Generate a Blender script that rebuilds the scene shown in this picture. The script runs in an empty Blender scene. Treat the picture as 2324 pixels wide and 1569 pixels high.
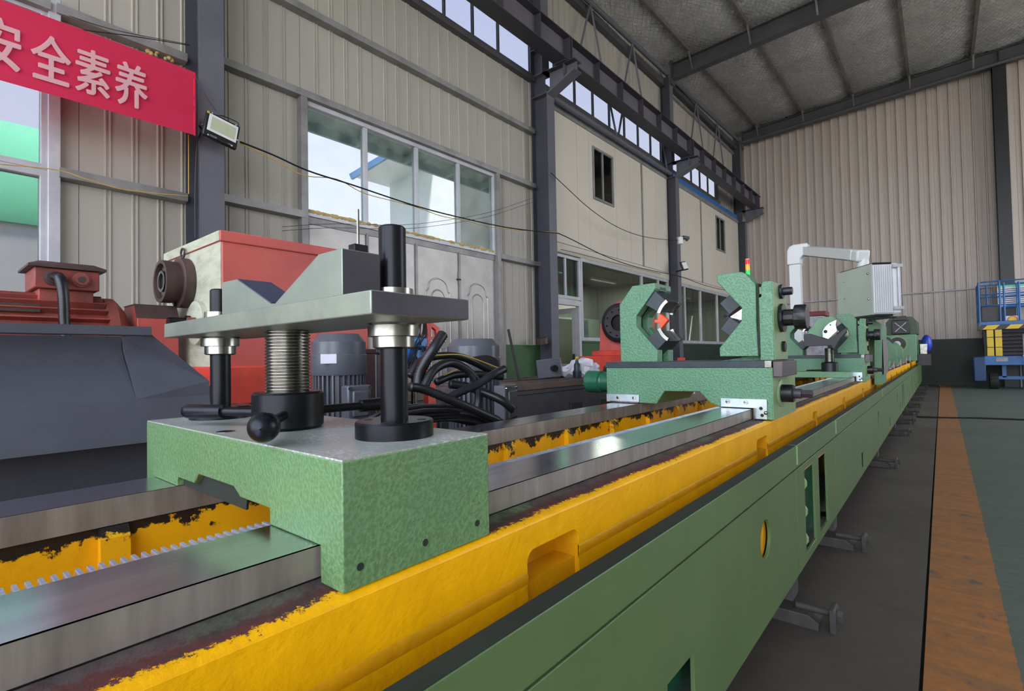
import bpy, bmesh, math, random
from mathutils import Vector, Matrix
from mathutils.geometry import tessellate_polygon
random.seed(7)
PI = math.pi
SC = bpy.context.scene
COL = SC.collection

# ------------------------------------------------------------------ camera, world, exposure
W_, H_ = 2324, 1569
F_, CH = 1168.0, 1.05
YAW, PIT, ROL = -.6955, .0235, -.0185
fw = Vector((math.sin(YAW)*math.cos(PIT), math.cos(YAW)*math.cos(PIT), math.sin(PIT)))
rt = Vector((math.cos(YAW), -math.sin(YAW), 0))
up = rt.cross(fw)
r2 = rt*math.cos(ROL)+up*math.sin(ROL)
u2 = r2.cross(fw)
cam = bpy.data.objects.new('camera', bpy.data.cameras.new('camera'))
COL.objects.link(cam)
cam.matrix_world = Matrix(((r2.x, u2.x, -fw.x, 0), (r2.y, u2.y, -fw.y, 0), (r2.z, u2.z, -fw.z, CH), (0, 0, 0, 1)))
cam.data.sensor_width = 36
cam.data.lens = F_*36/W_
cam.data.clip_start = .02
cam.data.clip_end = 300
SC.camera = cam

world = bpy.data.worlds.new('world'); SC.world = world; world.use_nodes = True
wn = world.node_tree; wn.nodes.clear()
wo = wn.nodes.new('ShaderNodeOutputWorld'); wb = wn.nodes.new('ShaderNodeBackground')
wt = wn.nodes.new('ShaderNodeTexCoord'); ws = wn.nodes.new('ShaderNodeSeparateXYZ'); wr = wn.nodes.new('ShaderNodeValToRGB')
wn.links.new(wt.outputs['Generated'], ws.inputs[0]); wn.links.new(ws.outputs['Z'], wr.inputs[0])
wn.links.new(wr.outputs[0], wb.inputs[0]); wn.links.new(wb.outputs[0], wo.inputs[0])
wr.color_ramp.elements[0].position = 0.0; wr.color_ramp.elements[0].color = (.86, .90, .96, 1)
wr.color_ramp.elements[1].position = .75; wr.color_ramp.elements[1].color = (.58, .68, 1.0, 1)
wb.inputs[1].default_value = 3.0
SC.view_settings.view_transform = 'Standard'
SC.view_settings.look = 'None'
SC.view_settings.gamma = 1
SC.view_settings.use_curve_mapping = False
SC.view_settings.exposure = 0.9
sun = bpy.data.objects.new('sun', bpy.data.lights.new('sun', 'SUN')); COL.objects.link(sun)
sun.data.energy = 13; sun.data.angle = math.radians(6); sun.data.color = (1, .96, .90)
sun.rotation_euler = (math.radians(28), 0, math.radians(20))

# ------------------------------------------------------------------ surveying helpers: a sight line meets a real plane
def ray(x, y):
    return r2*((x-W_/2)/F_) - u2*((y-H_/2)/F_) + fw
def at_x(x, y, X):
    d = ray(x, y); return Vector((0, 0, CH))+d*(X/d.x)
def at_y(x, y, Y):
    d = ray(x, y); return Vector((0, 0, CH))+d*(Y/d.y)
def at_z(x, y, Z):
    d = ray(x, y); return Vector((0, 0, CH))+d*((Z-CH)/d.z)
def sy(pts, Y): return [(p.x, p.z) for p in (at_y(a, b, Y) for a, b in pts)]
def sx(pts, X): return [(p.y, p.z) for p in (at_x(a, b, X) for a, b in pts)]

# ------------------------------------------------------------------ materials
def srgb(r, g, b):
    f = lambda c: (c/255/12.92) if c/255 <= .04045 else ((c/255+.055)/1.055)**2.4
    return (f(r), f(g), f(b), 1)
class NT:
    def __init__(s, name):
        s.m = bpy.data.materials.new(name); s.m.use_nodes = True
        s.t = s.m.node_tree; s.n = s.t.nodes; s.l = s.t.links
        s.b = s.n['Principled BSDF']
        s.tc = s.n.new('ShaderNodeTexCoord'); s.co = s.tc.outputs['Object']
    def noise(s, scale, detail=4, rough=.6, vec=None, stretch=None):
        n = s.n.new('ShaderNodeTexNoise'); n.inputs['Scale'].default_value = scale
        n.inputs['Detail'].default_value = detail; n.inputs['Roughness'].default_value = rough
        v = vec or s.co
        if stretch:
            mp = s.n.new('ShaderNodeMapping'); mp.inputs['Scale'].default_value = stretch
            s.l.new(v, mp.inputs[0]); v = mp.outputs[0]
        s.l.new(v, n.inputs['Vector']); return n.outputs['Fac']
    def ramp(s, fac, p0, p1, c0=(0, 0, 0, 1), c1=(1, 1, 1, 1)):
        r = s.n.new('ShaderNodeValToRGB'); e = r.color_ramp.elements
        e[0].position = p0; e[1].position = p1; e[0].color = c0; e[1].color = c1
        s.l.new(fac, r.inputs[0]); return r.outputs[0]
    def mix(s, fac, a, b):
        m = s.n.new('ShaderNodeMix'); m.data_type = 'RGBA'
        for sock, v in ((m.inputs[0], fac), (m.inputs[6], a), (m.inputs[7], b)):
            if hasattr(v, 'links') or hasattr(v, 'is_linked'): s.l.new(v, sock)
            else: sock.default_value = v
        return m.outputs[2]
    def math(s, op, a, b=0.0, clamp=False):
        m = s.n.new('ShaderNodeMath'); m.operation = op; m.use_clamp = clamp
        for i, v in enumerate((a, b)):
            if hasattr(v, 'is_linked'): s.l.new(v, m.inputs[i])
            else: m.inputs[i].default_value = v
        return m.outputs[0]
    def sep(s):
        q = s.n.new('ShaderNodeSeparateXYZ'); s.l.new(s.co, q.inputs[0]); return q.outputs
    def bump(s, h, strength=.3, dist=.002):
        b = s.n.new('ShaderNodeBump'); b.inputs['Strength'].default_value = strength
        b.inputs['Distance'].default_value = dist; s.l.new(h, b.inputs['Height'])
        s.l.new(b.outputs[0], s.b.inputs['Normal'])
    def set(s, col=None, rough=None, metal=None):
        for k, v in (('Base Color', col), ('Roughness', rough), ('Metallic', metal)):
            if v is None: continue
            if hasattr(v, 'is_linked'): s.l.new(v, s.b.inputs[k])
            else: s.b.inputs[k].default_value = v
        return s
def paint(name, c, rough=.5, c2=None, scale=6, amt=(.35, .7), metal=0, bump=None, stretch=None, spec=None):
    t = NT(name); c = srgb(*c)
    c2 = srgb(*c2) if c2 else tuple(v*.72 for v in c[:3])+(1,)
    f = t.ramp(t.noise(scale, 6, .65, stretch=stretch), *amt)
    t.set(t.mix(f, c, c2), rough, metal)
    if bump: t.bump(t.noise(bump[0], 3, .6), bump[1], bump[2])
    if spec is not None: t.b.inputs['Specular IOR Level'].default_value = spec
    return t.m
def hammered(name, c, c2, rough=.4, scale=120, st=.5):
    t = NT(name)
    v = t.noise(scale, 2, .5)
    big = t.ramp(t.noise(5, 4, .6), .35, .7)
    fine = t.ramp(v, .42, .58)
    a = t.mix(big, srgb(*c), srgb(*c2))
    dk = t.mix(fine, tuple(x*.72 for x in srgb(*c)[:3])+(1,), a)
    t.set(dk, rough, 0); t.bump(v, st, .004); return t.m
def metal(name, c, rough=.3, c2=None, scale=4, stretch=None, bump=None, rvar=.12):
    t = NT(name); n = t.noise(scale, 6, .65, stretch=stretch)
    c = srgb(*c); c2 = srgb(*c2) if c2 else tuple(v*.7 for v in c[:3])+(1,)
    t.set(t.mix(t.ramp(n, .38, .68), c, c2), t.math('ADD', t.math('MULTIPLY', n, rvar*2), rough-rvar), 1)
    if bump: t.bump(t.noise(bump[0], 3, .6, stretch=stretch), bump[1], bump[2])
    return t.m
M = {}
M['green'] = hammered('green_hammered_paint', (114, 148, 96), (100, 140, 98), .3, 170, .38)
M['green2'] = hammered('green_wrinkle_paint', (98, 146, 110), (86, 134, 98), .40, 105, .9)
M['green_flat'] = paint('green_flat_paint', (96, 120, 72), .42, (82, 106, 62), 2.2, (.3, .75), bump=(18, .08, .01))
M['green_smooth'] = paint('green_smooth_paint', (108, 152, 112), .4, (92, 136, 100), 5)
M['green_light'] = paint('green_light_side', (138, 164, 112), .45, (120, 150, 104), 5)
M['green_dark'] = paint('green_gear_enamel', (40, 98, 70), .22, (30, 82, 60), 10, bump=(120, .25, .002))
M['seam_green'] = paint('dark_green_recess', (40, 66, 46), .6)
M['seam'] = paint('dark_seam', (34, 44, 34), .8)
M['black'] = paint('black_oxide', (22, 24, 28), .32, (34, 36, 40), 8, metal=.6)
M['blackpaint'] = paint('black_paint', (26, 27, 30), .4, (18, 18, 20), 6)
M['slate'] = paint('slate_plate', (44, 56, 60), .42, (30, 40, 44), 9)
M['platedark'] = paint('plate_steel', (150, 158, 142), .36, (126, 134, 124), 7, metal=.5)
M['end_reflect'] = paint('painted_dark_reflection', (74, 70, 74), .45, (58, 56, 62), 7, metal=.4)  # dark reflection on the end faces, put into the colour
M['vslope'] = paint('painted_slope_reflection', (70, 74, 104), .4, (60, 62, 88), 7, metal=.4)  # dark blue reflection on the V slopes, put into the colour
M['plate'] = metal('plate_blued_steel', (112, 122, 118), .36, (88, 94, 98), 6)
M['chrome'] = metal('turned_steel', (168, 166, 158), .24, (130, 126, 120), 10)
M['rail_top'] = metal('ground_rail_top', (222, 217, 230), .19, (206, 200, 214), 3, stretch=(14, .8, 14), rvar=.05)
M['rail_side'] = paint('rail_side_steel', (168, 160, 150), .34, (122, 114, 106), 2.0, (.3, .75), metal=.35, stretch=(8, 11, 1.6), bump=(30, .1, .001))
M['rack'] = paint('rack_steel', (196, 200, 214), .25, (150, 155, 170), 30, metal=.4)
M['bracket'] = metal('bracket_aluminium', (214, 226, 222), .45, (176, 190, 190), 10)
M['redold'] = paint('old_red_paint', (206, 96, 84), .48, (178, 78, 72), 3, (.3, .7), bump=(60, .15, .002))
M['redbright'] = paint('bright_red_paint', (222, 76, 54), .45, (178, 58, 46), 4)
M['redmotor'] = paint('dusty_red_paint', (168, 72, 58), .55, (116, 66, 60), 7, (.3, .65), bump=(60, .2, .002))
M['redgrime'] = paint('grimy_brown_metal', (84, 62, 58), .5, (60, 48, 46), 9)
M['beige_end'] = paint('pale_scuffed_paint', (190, 192, 168), .5, (150, 150, 128), 8, (.45, .75), stretch=(1, 1, 3))
M['graytray'] = paint('grey_blue_enamel', (82, 84, 92), .42, (68, 70, 78), 3, bump=(500, .35, .001))
M['graymotor'] = paint('grey_motor_paint', (92, 94, 100), .26, (80, 82, 90), 4)
M['graydk'] = paint('dark_grey_machine_paint', (66, 62, 66), .5, (52, 48, 52), 5)
M['brownsteel'] = paint('oily_brown_ways', (104, 86, 78), .4, (72, 60, 56), 6, metal=.3)
M['column'] = paint('column_grey_paint', (98, 98, 106), .5, (88, 88, 94), 2)
M['steeldk'] = paint('column_web_dark', (70, 72, 80), .55, (60, 62, 70), 2)
M['girder'] = paint('girder_grey', (104, 98, 104), .5, (90, 88, 94), 1.5)
M['girder_dk'] = paint('girder_flange', (66, 62, 70), .5, (58, 56, 64), 1.5)
M['roofsteel'] = paint('roof_steel', (78, 76, 78), .55, (66, 64, 66), 2)
M['netwire'] = paint('galvanised_wire', (190, 188, 184), .35, metal=.4)
M['purlin'] = paint('galvanised_purlin', (128, 124, 118), .45, (96, 90, 84), 4, metal=.35)
M['girt'] = paint('galvanised_girt', (150, 148, 146), .45, (120, 118, 116), 3, metal=.3)
M['alu'] = paint('aluminium_frame', (196, 196, 200), .4, (176, 176, 182), 4, metal=.2)
M['wall'] = paint('beige_wall_sheet', (172, 167, 155), .5, (162, 156, 146), 1.0, (.3, .7), stretch=(1, 1, .25))
M['wallback'] = paint('back_wall_sheet', (184, 172, 160), .4, (172, 160, 150), .6, (.3, .7), stretch=(1, 1, .15))
M['office'] = paint('cream_partition_panel', (206, 198, 182), .5, (196, 188, 174), .8)
M['gdado'] = paint('green_dado', (62, 98, 56), .6, (48, 78, 46), 1.2, (.3, .7))
M['gdado_dk'] = paint('dark_green_dado', (46, 60, 48), .6, (40, 46, 46), 1.0, (.3, .7))
M['blue'] = paint('blue_enamel', (44, 104, 164), .4, (36, 90, 146), 5)
M['bluetrim'] = paint('blue_trim_sheet', (44, 100, 160), .4, (70, 120, 170), 3)
M['bluevalve'] = paint('blue_valve_paint', (44, 110, 176), .35, (36, 90, 150), 6)
M['silverdoor'] = paint('silver_door_sheet', (176, 172, 166), .38, (156, 152, 146), 2.5, metal=.35, bump=(90, .12, .002))
M['cream'] = paint('white_powder_coat', (222, 224, 220), .35, (212, 216, 214), 3)
M['pendant'] = paint('pendant_pale_grey', (196, 208, 192), .4, (184, 196, 182), 3)
M['hose'] = paint('black_hose_plastic', (24, 25, 29), .33, (32, 34, 38), 12)
M['cable'] = paint('black_cable', (28, 27, 27), .5)
M['cableyel'] = paint('yellow_cable', (205, 165, 60), .5)
M['yelhaz'] = paint('yellow_hazard', (226, 190, 40), .45, (206, 170, 40), 4)
M['foam'] = paint('spray_foam', (204, 180, 118), .8, (176, 150, 90), 8)
M['white'] = paint('white_sheet', (225, 225, 225), .6, (212, 212, 215), 5)
M['paper'] = paint('white_paper', (226, 224, 232), .7, (216, 214, 222), 8)
M['ink'] = paint('black_ink', (30, 30, 36), .6)
M['rubber'] = paint('tyre_rubber', (28, 28, 28), .8, (40, 38, 36), 9)
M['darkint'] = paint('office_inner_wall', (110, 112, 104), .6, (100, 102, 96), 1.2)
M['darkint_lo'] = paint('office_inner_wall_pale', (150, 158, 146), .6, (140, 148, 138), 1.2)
M['mint'] = paint('mint_roof_outside', (130, 225, 175), .5, (110, 205, 160), .3)
M['plaster'] = paint('white_wall_outside', (238, 240, 235), .7, (226, 230, 226), .4)
M['canopyteal'] = paint('canopy_steel_teal', (140, 180, 180), .5, (120, 160, 165), 2)
M['concrete_out'] = paint('yard_concrete', (150, 146, 138), .8, (134, 130, 122), .5)
M['rope'] = paint('pale_chain', (190, 170, 160), .45, metal=.5)
M['lampface'] = paint('lamp_lens', (186, 190, 160), .3, (176, 180, 152), 30)
M['rust'] = paint('rusty_iron', (70, 64, 58), .7, (50, 46, 42), 14)
M['clearplastic'] = paint('plastic_wrap', (196, 196, 202), .3, (150, 150, 156), 14, bump=(40, .8, .01))
M['maroon'] = paint('maroon_cover', (130, 44, 48), .5)
def emis(name, c, e):
    t = NT(name); t.set(srgb(*c), .3); t.b.inputs['Emission Color'].default_value = srgb(*c)
    t.b.inputs['Emission Strength'].default_value = e; return t.m
M['ledr'] = emis('lit_red_lamp', (235, 30, 40), .5); M['ledo'] = emis('lit_amber_lamp', (245, 140, 20), .6); M['ledg'] = emis('lit_green_lamp', (20, 190, 90), .5)
def glass(name, tint, gl=.08, keep=1.0):
    m = bpy.data.materials.new(name); m.use_nodes = True; n = m.node_tree.nodes; l = m.node_tree.links
    n.clear(); o = n.new('ShaderNodeOutputMaterial'); t = n.new('ShaderNodeBsdfTransparent'); g = n.new('ShaderNodeBsdfGlossy')
    x = n.new('ShaderNodeMixShader'); t.inputs[0].default_value = srgb(*tint); g.inputs['Roughness'].default_value = .04
    x.inputs[0].default_value = gl; l.new(t.outputs[0], x.inputs[1]); l.new(g.outputs[0], x.inputs[2]); l.new(x.outputs[0], o.inputs[0])
    return m
M['glass'] = glass('window_glass', (168, 168, 170), .05)
M['glassgreen'] = glass('green_tinted_glass', (120, 160, 140), .10)
M['glassoff'] = glass('office_glass', (206, 214, 208), .10)
# dusty glass for the big window (soiled towards the top)
def dusty():
    m = bpy.data.materials.new('dusty_glass'); m.use_nodes = True; n = m.node_tree.nodes; l = m.node_tree.links
    n.clear(); o = n.new('ShaderNodeOutputMaterial'); t = n.new('ShaderNodeBsdfTransparent'); d = n.new('ShaderNodeBsdfTranslucent')
    x = n.new('ShaderNodeMixShader'); t.inputs[0].default_value = srgb(180, 180, 182); d.inputs[0].default_value = srgb(205, 215, 205)
    tc = n.new('ShaderNodeTexCoord'); nz = n.new('ShaderNodeTexNoise'); nz.inputs['Scale'].default_value = 3.5; nz.inputs['Detail'].default_value = 8
    l.new(tc.outputs['Object'], nz.inputs['Vector']); mt = n.new('ShaderNodeMapRange')
    mt.inputs['From Min'].default_value = .35; mt.inputs['From Max'].default_value = .75; mt.inputs['To Min'].default_value = .04; mt.inputs['To Max'].default_value = .16
    l.new(nz.outputs['Fac'], mt.inputs[0]); l.new(mt.outputs[0], x.inputs[0])
    l.new(t.outputs[0], x.inputs[1]); l.new(d.outputs[0], x.inputs[2]); l.new(x.outputs[0], o.inputs[0]); return m
M['dusty'] = dusty()
def cloth(name, c):
    m = bpy.data.materials.new(name); m.use_nodes = True; n = m.node_tree.nodes; l = m.node_tree.links
    n.clear(); o = n.new('ShaderNodeOutputMaterial'); t = n.new('ShaderNodeBsdfTranslucent'); d = n.new('ShaderNodeBsdfDiffuse')
    x = n.new('ShaderNodeMixShader'); t.inputs[0].default_value = c; d.inputs[0].default_value = c; x.inputs[0].default_value = .5
    l.new(d.outputs[0], x.inputs[1]); l.new(t.outputs[0], x.inputs[2]); l.new(x.outputs[0], o.inputs[0]); return m
M['banner'] = cloth('red_banner_cloth', srgb(240, 66, 100)); M['bannerchar'] = cloth('banner_white_print', srgb(246, 206, 210))
M['yellow_in'] = paint('yellow_trough_paint', (232, 162, 10), .38, (200, 140, 10), 8, bump=(50, .4, .004))
def yellowwall():
    t = NT('yellow_chipped_paint'); n = t.noise(14, 8, .75); s = t.sep()
    z = t.math('MULTIPLY', t.math('SUBTRACT', s[2], .515), 4.2)
    chip = t.ramp(t.math('ADD', n, z), .78, .81)
    yel = t.mix(t.ramp(t.noise(7, 5, .6), .35, .75), srgb(244, 180, 8), srgb(224, 162, 8))
    t.set(t.mix(chip, yel, srgb(30, 24, 22)), .42, 0); t.bump(t.noise(40, 4, .6), .4, .004); return t.m
M['yellow_wall'] = yellowwall()
def floor_mat():
    t = NT('floor_painted_concrete'); s = t.sep()
    n = t.noise(.9, 6, .65); f = t.noise(22, 6, .7); sc = t.noise(3.2, 6, .7, stretch=(.5, 3.5, 1))
    dark = t.mix(t.ramp(n, .35, .7), srgb(86, 78, 66), srgb(70, 64, 56))
    org = t.mix(t.ramp(sc, .42, .66), srgb(172, 110, 50), srgb(138, 98, 58))
    org = t.mix(t.ramp(t.noise(5, 5, .7), .6, .66), org, srgb(100, 86, 72))
    grn = t.mix(t.ramp(sc, .4, .7), srgb(92, 104, 88), srgb(78, 90, 80))
    w = t.math('MULTIPLY', t.math('SUBTRACT', f, .5), .02)
    x = t.math('ADD', s[0], w)
    c = t.mix(t.math('GREATER_THAN', x, -.08), dark, org)
    c = t.mix(t.math('GREATER_THAN', x, .163), c, grn)
    c = t.mix(t.ramp(f, .3, .75), c, t.mix(.5, c, srgb(60, 56, 52)))
    t.set(c, t.math('ADD', t.math('MULTIPLY', n, .3), .42), 0); t.bump(t.noise(30, 6, .7), .25, .004); return t.m
M['floor'] = floor_mat()
def foil():
    t = NT('crinkled_foil'); n = t.noise(9, 5, .7); n2 = t.noise(38, 4, .7)
    h = t.math('ADD', n, t.math('MULTIPLY', n2, .5))
    t.set(t.mix(t.ramp(t.noise(1.2, 4, .6), .35, .7), srgb(236, 234, 230), srgb(200, 198, 194)), .16, .78)
    t.bump(h, 1.0, .06); return t.m
M['foil'] = foil()
M['orangep'] = paint('orange_marker_paint', (238, 92, 48), .5)
M['green_gear'] = paint('dark_olive_case', (66, 84, 62), .45)
M['bluetank'] = paint('blue_tank_paint', (30, 62, 170), .4)
M['bluedk'] = paint('dark_blue_paint', (34, 66, 112), .5)
M['plate_grey'] = paint('dull_name_plate', (146, 134, 128), .45, (110, 98, 94), 14, stretch=(1, 1, .3))
M['ledr_matte'] = paint('red_print', (190, 60, 50), .5)

# ------------------------------------------------------------------ mesh builder
class MB:
    def __init__(s): s.v = []; s.f = []
    def add(s, v, f):
        o = len(s.v); s.v += [tuple(p) for p in v]; s.f += [tuple(i+o for i in q) for q in f]; return s
    def box(s, x0, x1, y0, y1, z0, z1):
        return s.add([(x, y, z) for z in (z0, z1) for y in (y0, y1) for x in (x0, x1)],
                     [(0, 2, 3, 1), (4, 5, 7, 6), (0, 1, 5, 4), (2, 6, 7, 3), (0, 4, 6, 2), (1, 3, 7, 5)])
    def obox(s, c, ax, hs):
        c = Vector(c); A = [Vector(a).normalized()*h for a, h in zip(ax, hs)]
        v = [c+A[0]*i+A[1]*j+A[2]*k for k in (-1, 1) for j in (-1, 1) for i in (-1, 1)]
        return s.add(v, [(0, 2, 3, 1), (4, 5, 7, 6), (0, 1, 5, 4), (2, 6, 7, 3), (0, 4, 6, 2), (1, 3, 7, 5)])
    def prism(s, pts, axis, a, b):
        n = len(pts)
        mk = {'X': lambda p, h: (h, p[0], p[1]), 'Y': lambda p, h: (p[0], h, p[1]), 'Z': lambda p, h: (p[0], p[1], h)}[axis]
        return s.add([mk(p, a) for p in pts]+[mk(p, b) for p in pts],
                     [tuple(range(n))[::-1], tuple(range(n, 2*n))]+[(i, (i+1) % n, (i+1) % n+n, i+n) for i in range(n)])
    def plate(s, outer, holes, axis, a, b):
        mk = {'X': lambda p, h: (h, p[0], p[1]), 'Y': lambda p, h: (p[0], h, p[1]), 'Z': lambda p, h: (p[0], p[1], h)}[axis]
        loops = [outer]+list(holes); flat = [p for l in loops for p in l]
        tri = tessellate_polygon([[Vector((p[0], p[1], 0)) for p in l] for l in loops])
        n = len(flat); f = []
        for t in tri: f.append(tuple(t)); f.append(tuple(i+n for i in t[::-1]))
        k = 0
        for l in loops:
            m = len(l)
            for i in range(m): f.append((k+i, k+(i+1) % m, k+(i+1) % m+n, k+i+n))
            k += m
        return s.add([mk(p, a) for p in flat]+[mk(p, b) for p in flat], f)
    def lathe(s, prof, base, axis=(0, 0, 1), n=28, cap=True):
        base = Vector(base); a = Vector(axis).normalized()
        u = a.orthogonal().normalized(); w = a.cross(u); v = []; f = []
        for r, h in prof:
            for i in range(n):
                t = 2*PI*i/n; v.append(base+a*h+(u*math.cos(t)+w*math.sin(t))*r)
        for j in range(len(prof)-1):
            for i in range(n): f.append((j*n+i, j*n+(i+1) % n, (j+1)*n+(i+1) % n, (j+1)*n+i))
        if cap:
            f.append(tuple(range(n))[::-1]); f.append(tuple(range((len(prof)-1)*n, len(prof)*n)))
        return s.add(v, f)
    def cyl(s, p0, p1, r, r1=None, n=20):
        p0 = Vector(p0); p1 = Vector(p1); d = p1-p0
        return s.lathe([(r, 0), (r if r1 is None else r1, d.length)], p0, d, n)
    def ring(s, c, axis, ro, ri, h, n=32):
        return s.lathe([(ri, 0), (ro, 0), (ro, h), (ri, h), (ri, 0)], c, axis, n, cap=False)
    def tube(s, pts, r, n=8, cap=True):
        pts = [Vector(p) for p in pts]; v = []; f = []; m = len(pts)
        rr = r if callable(r) else (lambda i: r)
        pu = None
        for i, p in enumerate(pts):
            d = (pts[min(i+1, m-1)]-pts[max(i-1, 0)])
            d = d.normalized() if d.length > 1e-9 else Vector((0, 0, 1))
            if pu is None: pu = d.orthogonal().normalized()
            pu = (pu-d*pu.dot(d)); pu = pu.normalized() if pu.length > 1e-6 else d.orthogonal().normalized()
            w = d.cross(pu)
            for k in range(n):
                t = 2*PI*k/n; v.append(p+(pu*math.cos(t)+w*math.sin(t))*rr(i))
        for i in range(m-1):
            for k in range(n): f.append((i*n+k, i*n+(k+1) % n, (i+1)*n+(k+1) % n, (i+1)*n+k))
        if cap: f.append(tuple(range(n))[::-1]); f.append(tuple(range((m-1)*n, m*n)))
        return s.add(v, f)
    def ball(s, c, r, n=16, sq=(1, 1, 1)):
        v = []; f = []; c = Vector(c); m = n//2
        for j in range(m+1):
            th = PI*j/m
            for i in range(n):
                t = 2*PI*i/n; v.append(c+Vector((math.sin(th)*math.cos(t)*sq[0], math.sin(th)*math.sin(t)*sq[1], math.cos(th)*sq[2]))*r)
        for j in range(m):
            for i in range(n): f.append((j*n+i, (j+1)*n+i, (j+1)*n+(i+1) % n, j*n+(i+1) % n))
        return s.add(v, f)
    def build(s, name, mat, parent=None, bevel=0, angle=32, label=None, cat=None, group=None, kind=None, seg=2):
        me = bpy.data.meshes.new(name)
        if parent is not None:
            o_ = Vector(parent.get('org_', (0, 0, 0)))
        elif kind == 'structure': o_ = Vector((0, 0, 0))
        else:
            xs = [p[0] for p in s.v]; ys = [p[1] for p in s.v]; zs = [p[2] for p in s.v]
            o_ = Vector(((min(xs)+max(xs))/2, (min(ys)+max(ys))/2, min(zs)))
        me.from_pydata([(p[0]-o_.x, p[1]-o_.y, p[2]-o_.z) for p in s.v], [], s.f)
        bm = bmesh.new(); bm.from_mesh(me)
        bmesh.ops.remove_doubles(bm, verts=bm.verts, dist=1e-6)
        bmesh.ops.recalc_face_normals(bm, faces=bm.faces)
        for fc in bm.faces: fc.smooth = True
        bm.to_mesh(me); bm.free()
        me.set_sharp_from_angle(angle=math.radians(angle))
        if isinstance(mat, str): mat = M[mat]
        me.materials.append(mat)
        o = bpy.data.objects.new(name, me); COL.objects.link(o)
        if parent is not None:
            o.parent = parent; o['org_'] = list(o_)
        else:
            o.location = o_; o['org_'] = list(o_)
        if bevel:
            b = o.modifiers.new('bevel', 'BEVEL'); b.width = bevel; b.segments = seg; b.limit_method = 'ANGLE'; b.angle_limit = math.radians(40)
            b.harden_normals = False
        if label: o['label'] = label
        if cat: o['category'] = cat
        if group: o['group'] = group
        if kind: o['kind'] = kind
        return o
def thing(name, label, cat, loc, group=None, kind=None):
    o = bpy.data.objects.new(name, None); COL.objects.link(o); o.location = loc; o['org_'] = list(loc)
    o.empty_display_size = .1
    if label: o['label'] = label
    if cat: o['category'] = cat
    if group: o['group'] = group
    if kind: o['kind'] = kind
    return o
def dup(root, delta, label=None, group=None):
    def cp(o, par):
        c = o.copy(); COL.objects.link(c); c.parent = par
        for ch in list(o.children): cp(ch, c)
        return c
    r = cp(root, None); r.location = Vector(root.location)+Vector(delta)
    if label: r['label'] = label
    if group: r['group'] = group
    return r
def smoothpts(pts, k=6):
    P = [Vector(p) for p in pts]; out = []
    for i in range(len(P)-1):
        p0 = P[max(i-1, 0)]; p1 = P[i]; p2 = P[i+1]; p3 = P[min(i+2, len(P)-1)]
        for j in range(k):
            t = j/k; out.append(.5*((2*p1)+(p2-p0)*t+(2*p0-5*p1+4*p2-p3)*t*t+(3*p1-p0-3*p2+p3)*t**3))
    out.append(P[-1]); return out
def circ(cx, cy, r, n=28, sx_=1): return [(cx+r*sx_*math.cos(2*PI*i/n), cy+r*math.sin(2*PI*i/n)) for i in range(n)]
def rect(x0, x1, y0, y1): return [(x0, y0), (x1, y0), (x1, y1), (x0, y1)]
def rrect(x0, x1, y0, y1, r, n=5):
    o = []
    for cx, cy, a in ((x1-r, y1-r, 0), (x0+r, y1-r, 90), (x0+r, y0+r, 180), (x1-r, y0+r, 270)):
        for i in range(n+1):
            t = math.radians(a+90*i/n); o.append((cx+r*math.cos(t), cy+r*math.sin(t)))
    return o


# ================================================================== THE SETTING
YB = 20.0            # back wall
XW = -5.65           # sheet face of the left wall
# floor in slabs with real joints, the crack line runs beside the orange lane
fl = MB().box(-12, 12, -6, YB+.3, -.14, -.03).build('floor', 'seam', kind='structure')
for i, (x0, x1) in enumerate(((-9, -.086), (-.076, 9))):
    for y0, y1 in ((-5.5, 2.6), (2.608, 8.9), (8.908, 14.4), (14.408, YB+.2)):
        b = MB().box(x0, x1, y0, y1, -.05, 0).build('floor_slab', 'floor', fl)
yard = MB().box(-70, 70, -60, 60, -.2, -.145).build('yard_ground', 'concrete_out', kind='structure')

# left wall: ribbed sheets, every sheet its own piece
wl = thing('wall_left', None, None, (0, 0, 0), kind='structure')
def sheet(y0, y1, z0, z1, X=XW, parent=wl, mat='wall', pitch=.2, name='wall_panel', axis='X'):
    prof = [(y0, 0)]
    y = math.ceil((y0+.02)/pitch)*pitch
    while y < y1-.03:
        prof += [(y-.028, 0), (y-.022, .012), (y-.012, .012), (y-.008, .002), (y+.008, .002), (y+.012, .012), (y+.022, .012), (y+.028, 0)]
        y += pitch
    prof += [(y1, 0)]
    fine = []
    v = []; f = []
    for i, (a, h) in enumerate(prof):
        for z in (z0, z1): v.append((X+h, a, z))
    for i in range(len(prof)-1): f.append((2*i, 2*i+2, 2*i+3, 2*i+1))
    n = len(v)
    mb = MB().add(v, f)
    mb.box(X-.05, X-.01, y0-.002, y1+.002, z0, z1)
    return mb.build(name, mat, parent, angle=20)
def sheets(y0, y1, z0, z1, step=1.0, **k):
    y = y0
    while y < y1-.05:
        e = min(math.floor(y/step+1.0001)*step, y1)
        if y1-e < .15: e = y1
        sheet(y+.002, e-.002, z0, z1, **k); y = e
sheets(-5, .828, 4.0, 6.15)
sheets(.86, 3.0, 0, 4.1); sheets(.83, 3.0, 4.1, 6.15)
sheets(3.0, 6.40, 4.10, 6.15)
sheets(6.40, 7.6, 1.28, 6.15)
sheets(-5, YB, 7.25, 9.5, step=1.0)
sheets(-5, -.6, 0, 4.02)
sheets(17.7, 18.9, 6.15, 7.25, step=1.2); sheets(18.9, YB, 6.0, 7.25, step=1.2)
# green painted kerb by the second column
MB().box(XW-.08, XW+.06, 6.42, 7.6, 0, 1.27).build('dado', 'gdado', wl, bevel=.006)
MB().box(XW-.02, XW+.075, 6.40, 6.52, 0, 1.30).build('dado_post', 'girt', wl)
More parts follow.
